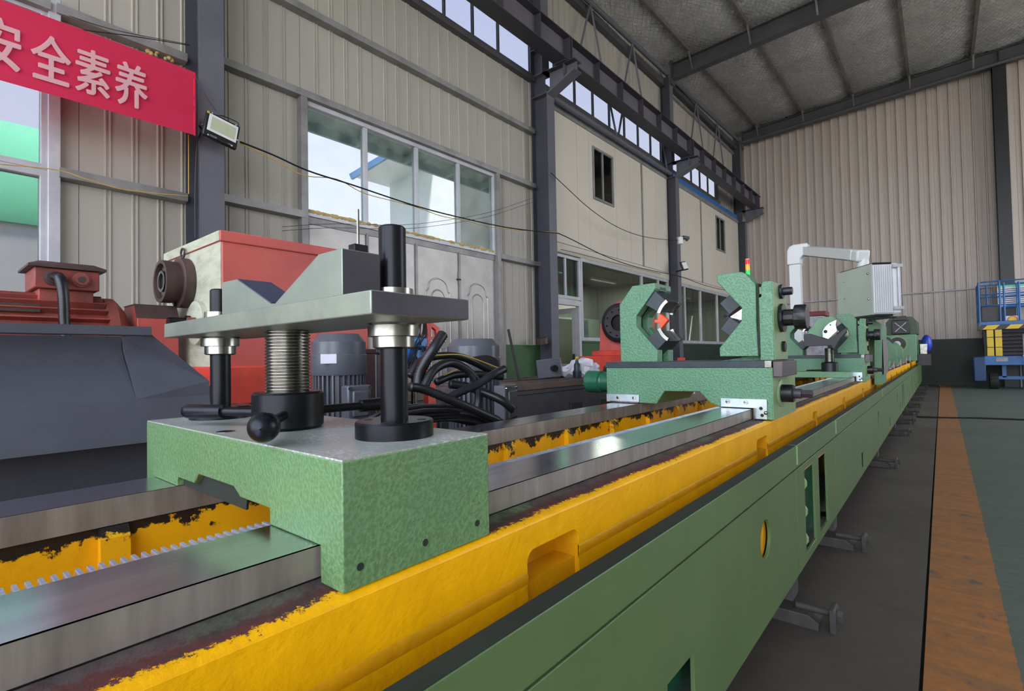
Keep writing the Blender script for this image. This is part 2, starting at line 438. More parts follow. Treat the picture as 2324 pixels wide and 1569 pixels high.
# galvanised girts along the wall
def girt(y0, y1, z, h=.075, d=.11, m='girt'):
    X = XW
    prof = [(X, z), (X+d, z+.012), (X+d, z-.018), (X+d-.004, z-h+.01), (X+.02, z-h), (X, z-h)]
    return MB().prism([(p[0], p[1]) for p in prof], 'Y', y0, y1).build('girt', m, wl)
girt(-5, .80, 4.05); girt(.84, 1.8, 4.05); girt(2.02, 7.4, 4.17)
girt(-5, 1.8, 5.17); girt(2.02, 7.4, 5.17)
girt(.86, 1.8, 2.68); girt(2.02, 3.0, 2.76); girt(6.42, 7.5, 2.76)
girt(-5, 1.8, 6.17, .10, .10, 'roofsteel'); girt(2.02, 7.45, 6.17, .10, .10, 'roofsteel'); girt(7.55, 17.7, 6.15, .10, .1, 'roofsteel')
MB().box(XW, XW+.07, -5, YB, 8.28, 8.34).build('girt', 'girt', wl)
# scraps of expanding foam under the girt
for p in ((345, 118), (384, 132)):
    q = at_x(p[0], p[1], XW+.05); b = MB()
    for k in range(7): b.ball((q.x+random.uniform(0, .03), q.y+random.uniform(-.04, .04), q.z+random.uniform(-.03, .03)), random.uniform(.014, .028), 8)
    b.build('foam_scrap', 'foam', wl)
# clerestory windows: frame, mullions, panes
def window(name, y0, y1, z0, z1, cuts, X=XW, gl='glass', fr='alu', w=.045, d=.07, hc=()):
    root = thing(name, None, None, (0, 0, 0), kind='structure')
    b = MB(); b.plate(rect(y0, y1, z0, z1), [rect(y0+w, y1-w, z0+w, z1-w)], 'X', X-d/2, X+d/2); b.build('frame', fr, root, bevel=.004)
    for c in cuts: MB().box(X-d/2+.01, X+d/2-.008, c-w/2, c+w/2, z0+w, z1-w).build('mullion', fr, root, bevel=.004)
    for h in hc: MB().box(X-d/2+.01, X+d/2-.008, y0+w, y1-w, h-w/2, h+w/2).build('transom', fr, root, bevel=.004)
    cc = [y0+w/2]+list(cuts)+[y1-w/2]
    hh = [z0+w/2]+list(hc)+[z1-w/2]
    for a, c in zip(cc, cc[1:]):
        for e, g in zip(hh, hh[1:]):
            MB().box(X-.004, X+.002, a+w/2, c-w/2, e+w/2, g-w/2).build('pane', gl, root)
    return root
window('window_1', -5, 7.45, 6.17, 7.25, [-4+.62*i for i in range(18)], fr='roofsteel', w=.03)
window('window_2', 7.5, 13.2, 6.15, 7.25, [8.2+.72*i for i in range(7)], fr='roofsteel', w=.03)
window('window_3', 13.2, 17.7, 6.15, 7.25, [13.9+.72*i for i in range(6)], fr='roofsteel', w=.03)
# left tall window
window('window_4', -.6, .80, 2.66, 4.0, [-.1], w=.05, d=.10)
window('window_5', -.6, .80, 0.0, 2.66, [-.1], w=.055, d=.10)
MB().box(XW-.03, XW+.08, .79, .87, 0, 4.12).build('trim_1', 'alu', kind='structure', bevel=.005)
# big window over the silver doors
window('window_6', 3.0, 6.36, 2.74, 4.10, [3.86, 4.70, 5.52], w=.055, d=.10, gl='dusty')
MB().box(XW-.03, XW+.10, 2.96, 3.04, 0, 4.12).build('trim_2', 'girt', kind='structure', bevel=.004)
MB().box(XW-.03, XW+.10, 6.34, 6.42, 0, 4.12).build('trim_3', 'girt', kind='structure', bevel=.004)
MB().box(XW-.04, XW+.03, 3.0, 6.36, 2.655, 2.75).build('trim_5', 'girt', kind='structure', bevel=.003)
# sprayed foam along the window sill
b = MB(); y = 3.07
while y < 6.3:
    r = random.uniform(.012, .034); b.ball((XW+.035, y, 2.80), r, 8, (1, 1.5, 1)); y += r*1.3
b.build('trim_4', 'foam', kind='structure')

# silver folding doors, four leaves
for k, (y0, y1) in enumerate(((3.05, 3.86), (3.86, 4.66), (4.66, 5.50), (5.50, 6.33))):
    dr = thing('door_%d' % (k+1), None, None, (XW, (y0+y1)/2, 0), kind='structure')
    MB().box(XW-.02, XW+.02, y0+.006, y1-.006, .02, 2.66).build('leaf', 'silverdoor', dr, bevel=.004)
    MB().box(XW-.01, XW+.045, y0-.004, y0+.028, .02, 2.68).build('stile', 'girt', dr, bevel=.003)
    yc = (y0+y1)/2
    def arch(yc, w, z0, z1, rr, sh):
        pts = [(yc-w, z0)]
        if sh: pts += [(yc-w, z1), (yc-w+.04, z1+.03), (yc-w+.05, z1+.07)]
        else: pts += [(yc-w, z1)]
        for i in range(13):
            t = PI-PI*i/12; pts.append((yc+(w-(.05 if sh else 0))*math.cos(t), z1+(.07 if sh else 0)+rr*math.sin(t)))
        if sh: pts += [(yc+w-.05, z1+.07), (yc+w-.04, z1+.03), (yc+w, z1)]
        else: pts += [(yc+w, z1)]
        pts += [(yc+w, z0), (yc-w, z0)]
        return [(XW+.022, p[0], p[1]) for p in pts]
    for a in ((yc, .235, .25, 2.02, .14, True), (yc, .135, 1.30, 1.93, .13, False)):
        MB().tube(arch(*a), .013, 6, cap=False).build('raised_bead', 'silverdoor', dr)
    for a in (-1, 1):
        MB().tube([(XW+.022, yc+a*.09+p, q) for p, q in ((-.055, .4), (-.055, 1.2), (.055, 1.2), (.055, .4), (-.055, .4))], .012, 6, cap=False).build('raised_bead', 'silverdoor', dr)
    if k % 2 == 0 and k:
        for z in (2.28, 1.25):
            MB().cyl((XW+.035, y1-.005, z-.09), (XW+.035, y1-.005, z+.09), .009, n=8).build('bolt_bar', 'girt', dr)
            MB().box(XW+.02, XW+.045, y1-.04, y1+.03, z-.035, z-.015).build('bolt_plate', 'rust', dr)

# back wall
wbk = thing('wall_back', None, None, (0, 0, 0), kind='structure')
def bsheet(x0, x1, z0, z1a, z1b):
    prof = [(x0, 0)]; x = x0+.125
    while x < x1-.03:
        prof += [(x-.026, 0), (x-.014, -.042), (x+.014, -.042), (x+.026, 0)]
        if x+.125 < x1: prof += [(x+.1, 0), (x+.106, -.006), (x+.144, -.006), (x+.15, 0)]
        x += .25
    prof += [(x1, 0)]
    v = []; f = []
    for a, h in prof:
        top = z1a+(z1b-z1a)*(a-x0)/(x1-x0); v += [(a, YB+h, z0), (a, YB+h, top)]
    for i in range(len(prof)-1): f.append((2*i, 2*i+1, 2*i+3, 2*i+2))
    return MB().add(v, f).build('wall_panel', 'wallback', wbk, angle=20)
ztop = lambda x: 9.05+.05*(x+5.3)
x = -5.75
while x < 10:
    bsheet(x+.003, x+.747, 1.36, ztop(x), ztop(x+.75)); x += .75
MB().box(-6, 10, YB+.02, YB+.1, 0, 9.9).build('backing', 'wallback', wbk)
MB().box(-5.7, 10, YB-.10, YB-.01, 0, 1.36).build('dado', 'gdado_dk', wbk, bevel=.006)
MB().box(-5.7, 10, YB-.16, YB-.10, 0, .12).build('dado_kerb', 'gdado_dk', wbk, bevel=.006)
MB().cyl((-5.2, YB-.06, 2.74), (1.2, YB-.06, 2.80), .022, n=8).build('conduit', 'alu', wbk)

# roof: foil blanket, purlins, rafters, wire netting
ce = thing('ceiling', None, None, (0, 0, 0), kind='structure')
def zr(x, y): return 8.98+.05*(x+5.3)+.03*(y-13.3)
PX = [-4.78+1.42*i for i in range(10)]
v = []; f = []; nx = 120; ny = 150; X0, X1, Y0, Y1 = -5.65, 7.5, -5.0, YB
def sag(x, y):
    u = ((x-PX[0]) % 1.42)/1.42
    return zr(x, y)-.04-.10*math.sin(PI*u)**1.0*(.75+.25*math.sin(y*2.1+x*3))+.012*math.sin(y*9+x*4)
for j in range(ny+1):
    for i in range(nx+1):
        xx = X0+(X1-X0)*i/nx; yy = Y0+(Y1-Y0)*j/ny; v.append((xx, yy, sag(xx, yy)))
for j in range(ny):
    for i in range(nx): a = j*(nx+1)+i; f.append((a, a+1, a+nx+2, a+nx+1))
MB().add(v, f).build('foil_blanket', 'foil', ce, angle=180)
MB().add([(X0-.2, Y0, zr(X0, Y0)+.2), (X1, Y0, zr(X1, Y0)+.2), (X1, Y1+.2, zr(X1, Y1)+.2), (X0-.2, Y1+.2, zr(X0, Y1)+.2)], [(0, 1, 2, 3)]).build('roof_sheet', 'roofsteel', ce)
# netting
b = MB(); S = .105
def strip(p, q, n):
    P = []
    for i in range(n+1):
        t = i/n; xx = p[0]+(q[0]-p[0])*t; yy = p[1]+(q[1]-p[1])*t; P.append(Vector((xx, yy, sag(xx, yy)-.012)))
    d = (Vector((q[0], q[1], 0))-Vector((p[0], p[1], 0))).normalized(); w = Vector((-d.y, d.x, 0))*.0042
    vv = []; ff = []
    for a in P: vv += [a-w, a+w+Vector((0, 0, .002)), a+Vector((0, 0, -.004))]
    for i in range(len(P)-1):
        for k in range(3): ff.append((3*i+k, 3*i+(k+1) % 3, 3*i+3+(k+1) % 3, 3*i+3+k))
    b.add(vv, ff)
c = 3.0
NX0, NX1, NY0, NY1 = -5.6, 6.0, 3.0, YB-.1
slope = 1.75
t_ = NX0-(NY1-NY0)/slope
for sg in (1, -1):
    k = -40.0
    while k < 50:
        # line y = sg*slope*x + k clipped to the netted area
        pts = []
        for xx in (NX0, NX1):
            yy = sg*slope*xx+k
            if NY0 <= yy <= NY1: pts.append((xx, yy))
        for yy in (NY0, NY1):
            xx = (yy-k)/(sg*slope)
            if NX0 < xx < NX1: pts.append((xx, yy))
        if len(pts) >= 2:
            L = math.dist(pts[0], pts[1])
            if L > .3: strip(pts[0], pts[1], max(2, int(L/.28)))
        k += S*math.sqrt(1+slope**2)
o = b.build('wire_netting', 'netwire', ce, angle=180); o['kind'] = 'stuff'
for px_ in PX:
    if px_ < 7: 
        z0, z1 = zr(px_, -5), zr(px_, YB)
        b = MB().add([(px_-.035, -5, z0-.17), (px_+.035, -5, z0-.17), (px_+.035, -5, z0), (px_-.035, -5, z0), (px_-.035, YB, z1-.17), (px_+.035, YB, z1-.17), (px_+.035, YB, z1), (px_-.035, YB, z1)],
                 [(0, 1, 2, 3), (4, 7, 6, 5), (0, 4, 5, 1), (1, 5, 6, 2), (2, 6, 7, 3), (3, 7, 4, 0)])
        b.build('purlin', 'purlin', ce)
for ry in (1.9, 7.5, 13.3, 19.6):
    r = MB()
    za = lambda x: zr(x, ry)-.17
    def beam(x0, x1, zt, zb, y0, y1):
        r.add([(x0, y0, zb(x0)), (x1, y0, zb(x1)), (x1, y0, zt(x1)), (x0, y0, zt(x0)), (x0, y1, zb(x0)), (x1, y1, zb(x1)), (x1, y1, zt(x1)), (x0, y1, zt(x0))],
              [(0, 1, 2, 3), (4, 7, 6, 5), (0, 4, 5, 1), (1, 5, 6, 2), (2, 6, 7, 3), (3, 7, 4, 0)])
    H = .40
    beam(-5.3, 7.5, lambda x: za(x), lambda x: za(x)-.014, ry-.10, ry+.10)
    beam(-5.3, 7.5, lambda x: za(x)-H, lambda x: za(x)-H-.014, ry-.10, ry+.10)
    beam(-5.3, 7.5, lambda x: za(x)-.014, lambda x: za(x)-H, ry-.005, ry+.005)
    r.box(-5.34, -5.30, ry-.12, ry+.12, zr(-5.3, ry)-.72, zr(-5.3, ry)-.02)
    r.build('rafter', 'roofsteel', ce)
    for px_ in PX[:7]:
        z = zr(px_, ry)
        MB().obox((px_+.02, ry-.20, z-.33), ((1, 0, 0), (0, .55, -.8), (0, .8, .55)), (.022, .24, .006)).build('knee_brace', 'purlin', ce)
MB().cyl((-5.35, 19.45, 8.62), (7.5, 19.45, 9.2), .05, n=10).build('tie_pipe', 'roofsteel', ce)
for y0, y1 in ((2.0, 7.4), (7.6, 13.2), (13.4, 19.5)):
    MB().cyl((-5.42, y0, zr(-5.4, y0)-.42), (-5.42, y1, zr(-5.4, y1)-.42), .057, n=12).build('eave_pipe', 'column', ce)
    MB().box(-5.62, -5.50, y0, y1, zr(-5.6, (y0+y1)/2)-.62, zr(-5.6, (y0+y1)/2)-.45).build('eave_strut', 'roofsteel', ce)
    for yc in ((y0+y1)/2-1.15, (y0+y1)/2+.75):
        for s in (-1, 1):
            MB().cyl((-5.42, yc, zr(-5.4, yc)-.45), (-5.42, yc+s*.55, zr(-5.4, yc)-1.9), .022, n=8).build('vee_brace', 'column', ce)
ds = MB().box(-5.6, -5.3, YB-.8, YB-.6, 0, .01)

# steel columns
def column(y, lab, top, tall=True, bracket=True):
    t = thing('steel_column', lab, 'column', (-5.42, y, 0), 'steel columns along the left wall')
    w = .11
    MB().box(-5.262, -5.25, y-w, y+w, 0, 5.75).build('front_flange', 'column', t)
    MB().box(-5.61, -5.598, y-w, y+w, 0, 6.15).build('rear_flange', 'steeldk', t)
    MB().box(-5.598, -5.262, y-.005, y+.005, 0, 5.75).build('web', 'steeldk', t)
    MB().box(-5.7, -5.1, y-.2, y+.2, 0, .02).build('base_plate', 'steeldk', t)
    # upper, slimmer shaft
    MB().box(-5.36, -5.35, y-w, y+w, 6.15, top).build('upper_flange', 'column', t)
    MB().box(-5.61, -5.60, y-w, y+w, 6.15, top).build('upper_flange', 'steeldk', t)
    MB().box(-5.60, -5.36, y-.005, y+.005, 5.75, top).build('upper_web', 'steeldk', t)
    for z in (5.75, 6.14, 6.62): MB().box(-5.60, -5.255, y-w, y+w, z, z+.012).build('stiffener', 'column', t)
    if bracket:
        b = MB().prism([(-5.26, 5.75), (-5.26, 6.15), (-4.68, 6.15), (-4.68, 5.98)], 'Y', y-.006, y+.006)
        b.build('bracket_web', 'column', t)
        MB().box(-5.36, -4.66, y-w, y+w, 6.14, 6.155).build('bracket_top', 'girder_dk', t)
        MB().prism([(-5.262, 5.74), (-5.262, 5.755), (-4.69, 5.99), (-4.67, 5.98), (-4.67, 5.965), (-5.25, 5.725)], 'Y', y-w, y+w).build('bracket_flange', 'column', t)
        MB().box(-4.90, -4.89, y-w, y+w, 5.88, 6.14).build('bracket_stiffener', 'column', t)
    return t
column(1.91, 'near grey steel column carrying the floodlight beside the red banner', 8.3, bracket=True)
column(7.5, 'grey steel column at the right end of the silver doors', 8.25)
column(13.25, 'grey steel column splitting the cream office partition, with two small lamps on it', 8.5)
column(19.5, 'farthest grey steel column in the corner by the back wall', 8.7)
# dark column on the back wall
t = thing('steel_column', 'dark steel column standing against the back wall behind the blue lift', 'column', (1.44, YB-.3, 0))
MB().box(1.30, 1.58, YB-.50, YB-.488, 0, 8.92).build('front_flange', 'blackpaint', t)
MB().box(1.432, 1.448, YB-.488, YB-.05, 0, 9.3).build('web', 'blackpaint', t)
MB().box(1.30, 1.58, YB-.06, YB-.048, 0, 9.3).build('rear_flange', 'blackpaint', t)
# crane runway beam
t = thing('crane_runway_beam', 'grey crane runway girder with stiffeners resting on the column brackets', 'girder', (-4.93, 9, 6.155))
GX = -4.93; g0, g1 = -4.0, 19.75; zb, zt = 6.17, 6.62
MB().box(GX-.14, GX+.14, g0, g1, zb, zb+.014).build('bottom_flange', 'girder_dk', t)
MB().box(GX-.14, GX+.14, g0, g1, zt-.014, zt).build('top_flange', 'girder_dk', t)
MB().box(GX-.006, GX+.006, g0, g1, zb+.014, zt-.014).build('web', 'girder', t)
MB().box(GX-.03, GX+.03, g0, g1, zt, zt+.035).build('rail', 'girder_dk', t)
y = -3.6
while y < g1-.1:
    MB().box(GX+.006, GX+.125, y-.006, y+.006, zb+.04, zt-.014).build('stiffener', 'girder_dk', t); y += .93
for y in (1.91, 7.5, 13.25, 19.5):
    for s in (-1, 1): MB().box(GX+.006, GX+.135, y+s*.03-.007, y+s*.03+.007, zb, zt-.01).build('end_plate', 'girder_dk', t)
    MB().box(GX-.12, GX+.12, y-.16, y+.16, zb-.018, zb).build('bearing_plate', 'steeldk', t)
y = -3.2
while y < g1:
    MB().cyl((GX+.09, y, zt), (GX+.09, y, zt+.05), .014, n=6).build('rail_clip', 'girder_dk', t); y += 1.05
# pipe brace between columns with vee struts
for y0, y1, nm in ((7.62, 13.12, 'nearer'), (13.38, 19.4, 'farther')):
    if nm == 'nearer':
        t = thing('brace_pipe', 'long grey brace pipe running below the clerestory between two columns', 'pipe', (-5.38, (y0+y1)/2, 5.78))
        MB().cyl((-5.38, y0, 5.84), (-5.38, y1, 5.84), .052, n=14).build('pipe', 'column', t)
        for a, c in ((10.2, 9.6), (10.25, 10.75), (12.9, 12.45)):
            MB().cyl((-5.38, a, 5.88), (-5.38, c, 7.3), .024, n=8).build('strut', 'steeldk', t)

# ---- office partition, bays three and four
of = thing('wall_office', None, None, (0, 0, 0), kind='structure')
XO = -5.5
def opanel(y0, y1, hole=None):
    b = MB()
    b.plate(rect(y0+.004, y1-.004, 3.22, 5.72), [hole] if hole else [], 'X', XO-.05, XO); b.build('panel', 'office', of, bevel=.003, seg=1)
ys = [7.62, 8.72, 9.22-.04, 10.32, 11.0, 11.62, 12.4, 13.15]
w1 = rect(9.32, 10.20, 4.34, 5.46); w2 = rect(16.97, 17.86, 4.42, 5.54)
for a, c in zip(ys, ys[1:]): opanel(a, c, w1 if a < 9.3 < c else None)
ys2 = [13.38, 14.55, 15.63, 16.8, 18.0, 18.7, 19.4]
for a, c in zip(ys2, ys2[1:]): opanel(a, c, w2 if a < 17 < c else None)
MB().box(XO-.045, XO+.006, 7.62, 13.15, 3.03, 3.21).build('trim_band', 'office', of, bevel=.003)
MB().box(XO-.045, XO+.006, 13.38, 19.4, 3.03, 3.21).build('trim_band', 'office', of, bevel=.003)
for y in (11.62, 15.63): MB().box(XO, XO+.02, y-.035, y+.035, 3.2, 5.74).build('cover_strip', 'girt', of)
for a, c in ((7.62, 13.15), (13.38, 19.4)):
    MB().box(XO-.09, XO+.02, a, c, 5.72, 5.84).build('flashing', 'girt', of)
    MB().box(XO-.12, XO-.02, a, c, 5.84, 6.02).build('flashing_blue', 'bluetrim', of)
    MB().box(-7.7, XO-.05, a, c, 5.70, 5.74).build('office_roof', 'darkint', of)
def sash(name, hole, X):
    y0, y1 = hole[0][0], hole[1][0]; z0, z1 = hole[0][1], hole[2][1]
    window(name, y0, y1, z0, z1, [(y0+y1)/2-.02], X=X, gl='glassgreen', fr='girt', w=.05, d=.07)
sash('window_7', w1, XO-.01); sash('window_8', w2, XO-.01)
# lower part: door, sash above it, glass wall over green dado
window('window_9', 7.62, 8.74, 2.16, 3.0, [8.22], X=XO-.02, gl='glassgreen', fr='alu', w=.06, d=.08)
d5 = thing('door_5', None, None, (XO, 8.4, 0), kind='structure')
MB().plate([(7.64, .01), (8.74, .01), (8.74, 2.14), (7.64, 2.14)], [[(7.72, .02), (8.66, .02), (8.66, 2.04), (7.72, 2.04)]], 'X', XO-.06, XO+.02).build('door_frame', 'alu', d5, bevel=.004)
MB().plate([(XO-.95, .02), (XO-.06, .02), (XO-.06, 2.02), (XO-.95, 2.02)], [[(XO-.85, .9), (XO-.16, .9), (XO-.16, 1.92), (XO-.85, 1.92)]], 'Y', 8.66, 8.70).build('door_leaf', 'alu', d5, bevel=.004)
MB().box(XO-.85, XO-.16, 8.675, 8.685, .9, 1.92).build('pane', 'glassoff', d5)
MB().box(XO-.12, XO-.10, 8.60, 8.66, .95, 1.10).build('handle', 'black', d5, bevel=.004)
for a, c in ((8.80, 13.13), (13.38, 19.4)):
    MB().box(XO-.10, XO, a, c, 0, 1.32).build('dado', 'gdado' if a < 10 else 'gdado_dk', of, bevel=.006)
    MB().box(XO-.14, XO+.02, a, c, 1.32, 1.36).build('dado_cap', 'gdado', of, bevel=.004)
window('window_10', 8.78, 13.13, 1.36, 3.03, [11.56, 12.5], X=XO-.04, gl='glassoff', fr='alu', w=.07, d=.08)
window('window_11', 13.38, 19.4, 1.36, 3.03, [14.26, 15.5, 17.0], X=XO-.04, gl='glassoff', fr='alu', w=.08, d=.08, hc=())
# rooms behind the glass
MB().box(-7.72, -7.66, 7.6, 19.5, 0, 5.7).build('room_wall', 'darkint', of)
MB().box(-7.66, -7.65, 7.6, 19.5, 0, 2.1).build('room_wall_low', 'darkint_lo', of)
for y in (7.58, 13.2, 19.45): MB().box(-7.7, XO-.1, y-.04, y+.04, 0, 5.7).build('room_partition', 'darkint', of)
MB().box(-7.7, XO-.1, 7.6, 19.4, 3.04, 3.10).build('room_ceiling', 'darkint', of)
for i in range(10): MB().box(XO-2.15, XO-2.13, 13.6+i*.55, 13.62+i*.55, 0, 3.0).build('room_batten', 'darkint_lo', of)
for y in (9.4, 11.8, 14.6, 17.2):  # ceiling lights added to brighten the rooms, none are seen
    MB().box(-6.75, -6.65, y-.6, y+.6, 2.99, 3.035).build('added_lamp_box', 'white', of)
    L = bpy.data.objects.new('room_tube_light', bpy.data.lights.new('room_tube_light', 'AREA')); COL.objects.link(L)
    L.data.shape = 'RECTANGLE'; L.data.size = .1; L.data.size_y = 1.2; L.data.energy = 42; L.data.color = (1, .98, .92); L.location = (-6.7, y, 2.985)
# unseen right wall, far opening added to light the back; front wall open
MB().plate([(-5, 0), (YB, 0), (YB, 9.9), (-5, 9.9)], [rect(8.5, 18.5, 1.2, 7.6)], 'X', 7.5, 7.62).build('wall_right', 'wall', kind='structure')
MB().plate([(-5.7, 0), (7.6, 0), (7.6, 9.9), (-5.7, 9.9)], [[(-5.3, .01), (7.2, .01), (7.2, 8.4), (-5.3, 8.4)]], 'Y', -5.1, -5.0).build('wall_front', 'wall', kind='structure')

# ---- outside, seen through the panes
t = thing('canopy', 'pale corrugated canopy jutting out above the silver doors outside', 'canopy', (-6.2, 4.8, 4.2))
CXo = -6.62
prof = []
y = 2.4
while y < 7.6: prof += [(y, .0), (y+.12, 0), (y+.15, .03), (y+.25, .03), (y+.28, 0)]; y += .3
vv = []; ff = []
for a, h in prof: vv += [(XW-.06, a, 4.50+h), (CXo, a, 4.36+h)]
for i in range(len(prof)-1): ff.append((2*i, 2*i+1, 2*i+3, 2*i+2))
MB().add(vv, ff).build('canopy_sheet', 'plaster', t)
MB().box(CXo-.05, CXo, 2.3, 7.7, 4.24, 4.40).build('fascia', 'canopyteal', t)
MB().box(-6.2, -6.15, 2.3, 7.7, 4.33, 4.40).build('canopy_purlin', 'canopyteal', t)
for y in (2.6, 3.5, 4.4, 5.3, 6.2, 7.1): MB().add([(XW-.06, y-.03, 4.34), (XW-.06, y+.03, 4.34), (CXo, y+.03, 4.24), (CXo, y-.03, 4.24), (XW-.06, y-.03, 4.46), (XW-.06, y+.03, 4.46), (CXo, y+.03, 4.34), (CXo, y-.03, 4.34)],
    [(0, 1, 2, 3), (4, 7, 6, 5), (0, 4, 5, 1), (1, 5, 6, 2), (2, 6, 7, 3), (3, 7, 4, 0)]).build('canopy_rib', 'canopyteal', t)
a0 = at_y(885, 450, 11.0)
t = thing('outbuilding', 'white building with a blue edged eave seen through the big window', 'building', ((a0.x-7.8)/2, 14, 0))
MB().box(a0.x, -7.8, 11.0, 19, 0, 7.8).build('wall', 'plaster', t)
p = [at_y(x, y, 9.6) for x, y in ((795, 396), (905, 330), (905, 345), (800, 408))]
MB().prism([(q.x, q.z) for q in p], 'Y', 9.55, 9.62).build('verge_trim', 'bluetrim', t)
b = at_y(885, 398, 11.0)
MB().add([(p[0].x, 9.62, p[0].z-.05), (p[1].x, 9.62, p[1].z-.05), (p[1].x, 19, p[1].z-.05), (p[0].x, 19, p[0].z-.05), (p[0].x, 9.62, p[0].z), (p[1].x, 9.62, p[1].z), (p[1].x, 19, p[1].z), (p[0].x, 19, p[0].z)],
    [(0, 1, 2, 3), (4, 7, 6, 5), (0, 4, 5, 1), (1, 5, 6, 2), (2, 6, 7, 3), (3, 7, 4, 0)]).build('eave', 'plaster', t)
t = thing('green_shed', 'mint green arched shed behind the tall window on the left', 'building', (-19.5, -3, 0))
pr = [(-26, 3.7)]+[(-19.5-6.5*math.cos(PI*i/12), 3.9+3.2*math.sin(PI*i/12)) for i in range(13)]+[(-13, 3.7)]
MB().prism(pr, 'Y', -14, 3.2).build('roof', 'mint', t)
MB().box(-25.9, -13.05, -14, 3.2, 0, 3.7).build('wall', 'plaster', t)

# ================================================================== THE LONG GREEN MACHINE BED
Y0B, Y1B = -1.2, 18.8
RT, RB, SH = .803, .760, .755
bed = thing('machine_bed', 'long green and yellow deep machine bed with steel rails running to the back wall', 'machine bed', (-.92, 8.8, .15))
# casting under the rails
def shoulder_mat():
    t = NT('yellow_paint_ragged_edge'); s = t.sep()
    n = t.noise(95, 8, .82); n2 = t.noise(3.3, 3, .5)
    e = t.math('ADD', s[0], t.math('ADD', t.math('MULTIPLY', t.math('SUBTRACT', n, .5), .085), t.math('MULTIPLY', t.math('SUBTRACT', n2, .5), .045)))
    mask = t.math('GREATER_THAN', e, .318)
    iron = t.mix(t.ramp(t.noise(1.3, 3, .5), .56, .60), srgb(92, 82, 78), srgb(104, 128, 92))
    iron = t.mix(t.ramp(t.math('ADD', e, t.math('MULTIPLY', n, .02)), .288, .308), iron, srgb(92, 50, 46))
    iron = t.mix(t.ramp(t.noise(26, 5, .7), .42, .72), iron, srgb(58, 52, 50))
    yel = t.mix(t.ramp(t.noise(9, 5, .6), .35, .75), srgb(250, 182, 4), srgb(232, 166, 4))
    t.set(t.mix(mask, iron, yel), t.math('ADD', t.math('MULTIPLY', mask, -.22), .62), 0)
    t.bump(t.noise(55, 4, .6), .5, .004); t.b.inputs['Specular IOR Level'].default_value = .3; return t.m
M['shoulder'] = shoulder_mat()
MB().prism([(-.60, .60), (-1.36, .60), (-1.36, .16), (-.60, .16)], 'Y', Y0B, Y1B).build('bed_core', 'graydk', bed)
# near casting: shoulder + yellow wall with arched openings
yn = [(.815, .085), (2.31, .085), (3.47, .07), (4.64, .07), (5.86, .07), (7.03, .07), (8.2, .07), (9.4, .07), (10.6, .07), (11.8, .07), (13.0, .07), (14.2, .07), (15.4, .07), (16.6, .07), (17.8, .07)]
zt, zl = .752, .60
outl = [(Y0B, .56), (Y0B, .744), (Y1B, .744), (Y1B, .56)]
low = []
for c, w in reversed(yn):
    r = .022
    pts = [(c+w, .56)]
    for cx, a0_ in ((c+w-r, 0), (c-w+r, 90)):
        for k in range(6):
            a = math.radians(a0_+18*k); pts.append((cx+r*math.cos(a), .70-r+r*math.sin(a)))
    pts.append((c-w, .56)); low += pts
outl = outl+low
MB().prism(outl, 'X', -.590, -.583).build('casting_wall', 'shoulder', bed)
b = MB(); b.prism([(-.650, SH+.003), (-.640, SH-.002), (-.592, .7525), (-.5845, .747), (-.583, .740), (-.600, .740), (-.66, .740), (-.66, SH)], 'Y', Y0B, Y1B)
b.build('casting_shoulder', 'shoulder', bed, angle=60)
# undercut lower lip and trough
b = MB()
ys_ = [Y0B]+[v for c, w in yn for v in (c-w, c+w)]+[Y1B]
for a, c in zip(ys_[0::2], ys_[1::2]):
    b.prism([(-.583, .664), (-.5805, .656), (-.583, .642), (-.591, .61), (-.596, .56), (-.61, .56), (-.61, .664)], 'Y', a, c)
b.build('casting_lip', 'yellow_in', bed)
for c, w in yn[:6]:
    b = MB(); b.box(-.655, -.645, c-w-.02, c+w+.02, .56, .742); b.box(-.65, -.5845, c-w-.012, c-w+.0015, .56, .742); b.box(-.65, -.5845, c+w-.0015, c+w+.012, .56, .742)
    b.box(-.65, -.592, c-w, c+w, .56, .640)
    b.build('casting_pocket', 'yellow_in', bed)
MB().box(-.62, -.47, Y0B, Y1B, .54, .56).build('trough_floor', 'yellow_in', bed)
# steel rails
rail = MB().prism([(-.652, RB), (-.652, RT-.001), (-.655, RT-.001), (-.788, RT-.001), (-.788, RB-.03), (-.67, RB-.03), (-.67, RB)], 'Y', Y0B, Y1B).build('rail', 'rail_side', bed)
MB().box(-.788, -.652, Y0B, Y1B, RT-.001, RT).build('ground_face', 'rail_top', rail)
MB().box(-.6535, -.652, Y0B, Y1B, RT-.002, RT-.0002).build('edge_chamfer', 'seam', rail)
rail2 = MB().prism([(-1.194, .752), (-1.194, RT-.001), (-1.334, RT-.001), (-1.334, .72), (-1.20, .72), (-1.20, .752)], 'Y', Y0B, Y1B).build('rail', 'rail_side', bed)
MB().box(-1.334, -1.194, Y0B, Y1B, RT-.001, RT).build('ground_face', 'rail_top', rail2)
MB().box(-.79, -.66, Y0B, Y1B, .60, RB-.01).build('rail_seat', 'graydk', bed)
# inner yellow wall with ribs
MB().box(-1.36, -1.199, Y0B, Y1B, .58, .752).build('inner_wall', 'yellow_wall', bed)
y = -.9
k = 0
while y < 12:
    MB().prism([(-1.205, .62), (-1.205, .750), (-1.1945, .750), (-1.180, .732), (-1.172, .62)], 'Y', y, y+.045).build('wall_rib', 'yellow_wall', bed)
    y += .38; k += 1
MB().box(-1.20, -.80, Y0B, Y1B, .60, .62).build('inner_floor', 'yellow_in', bed)
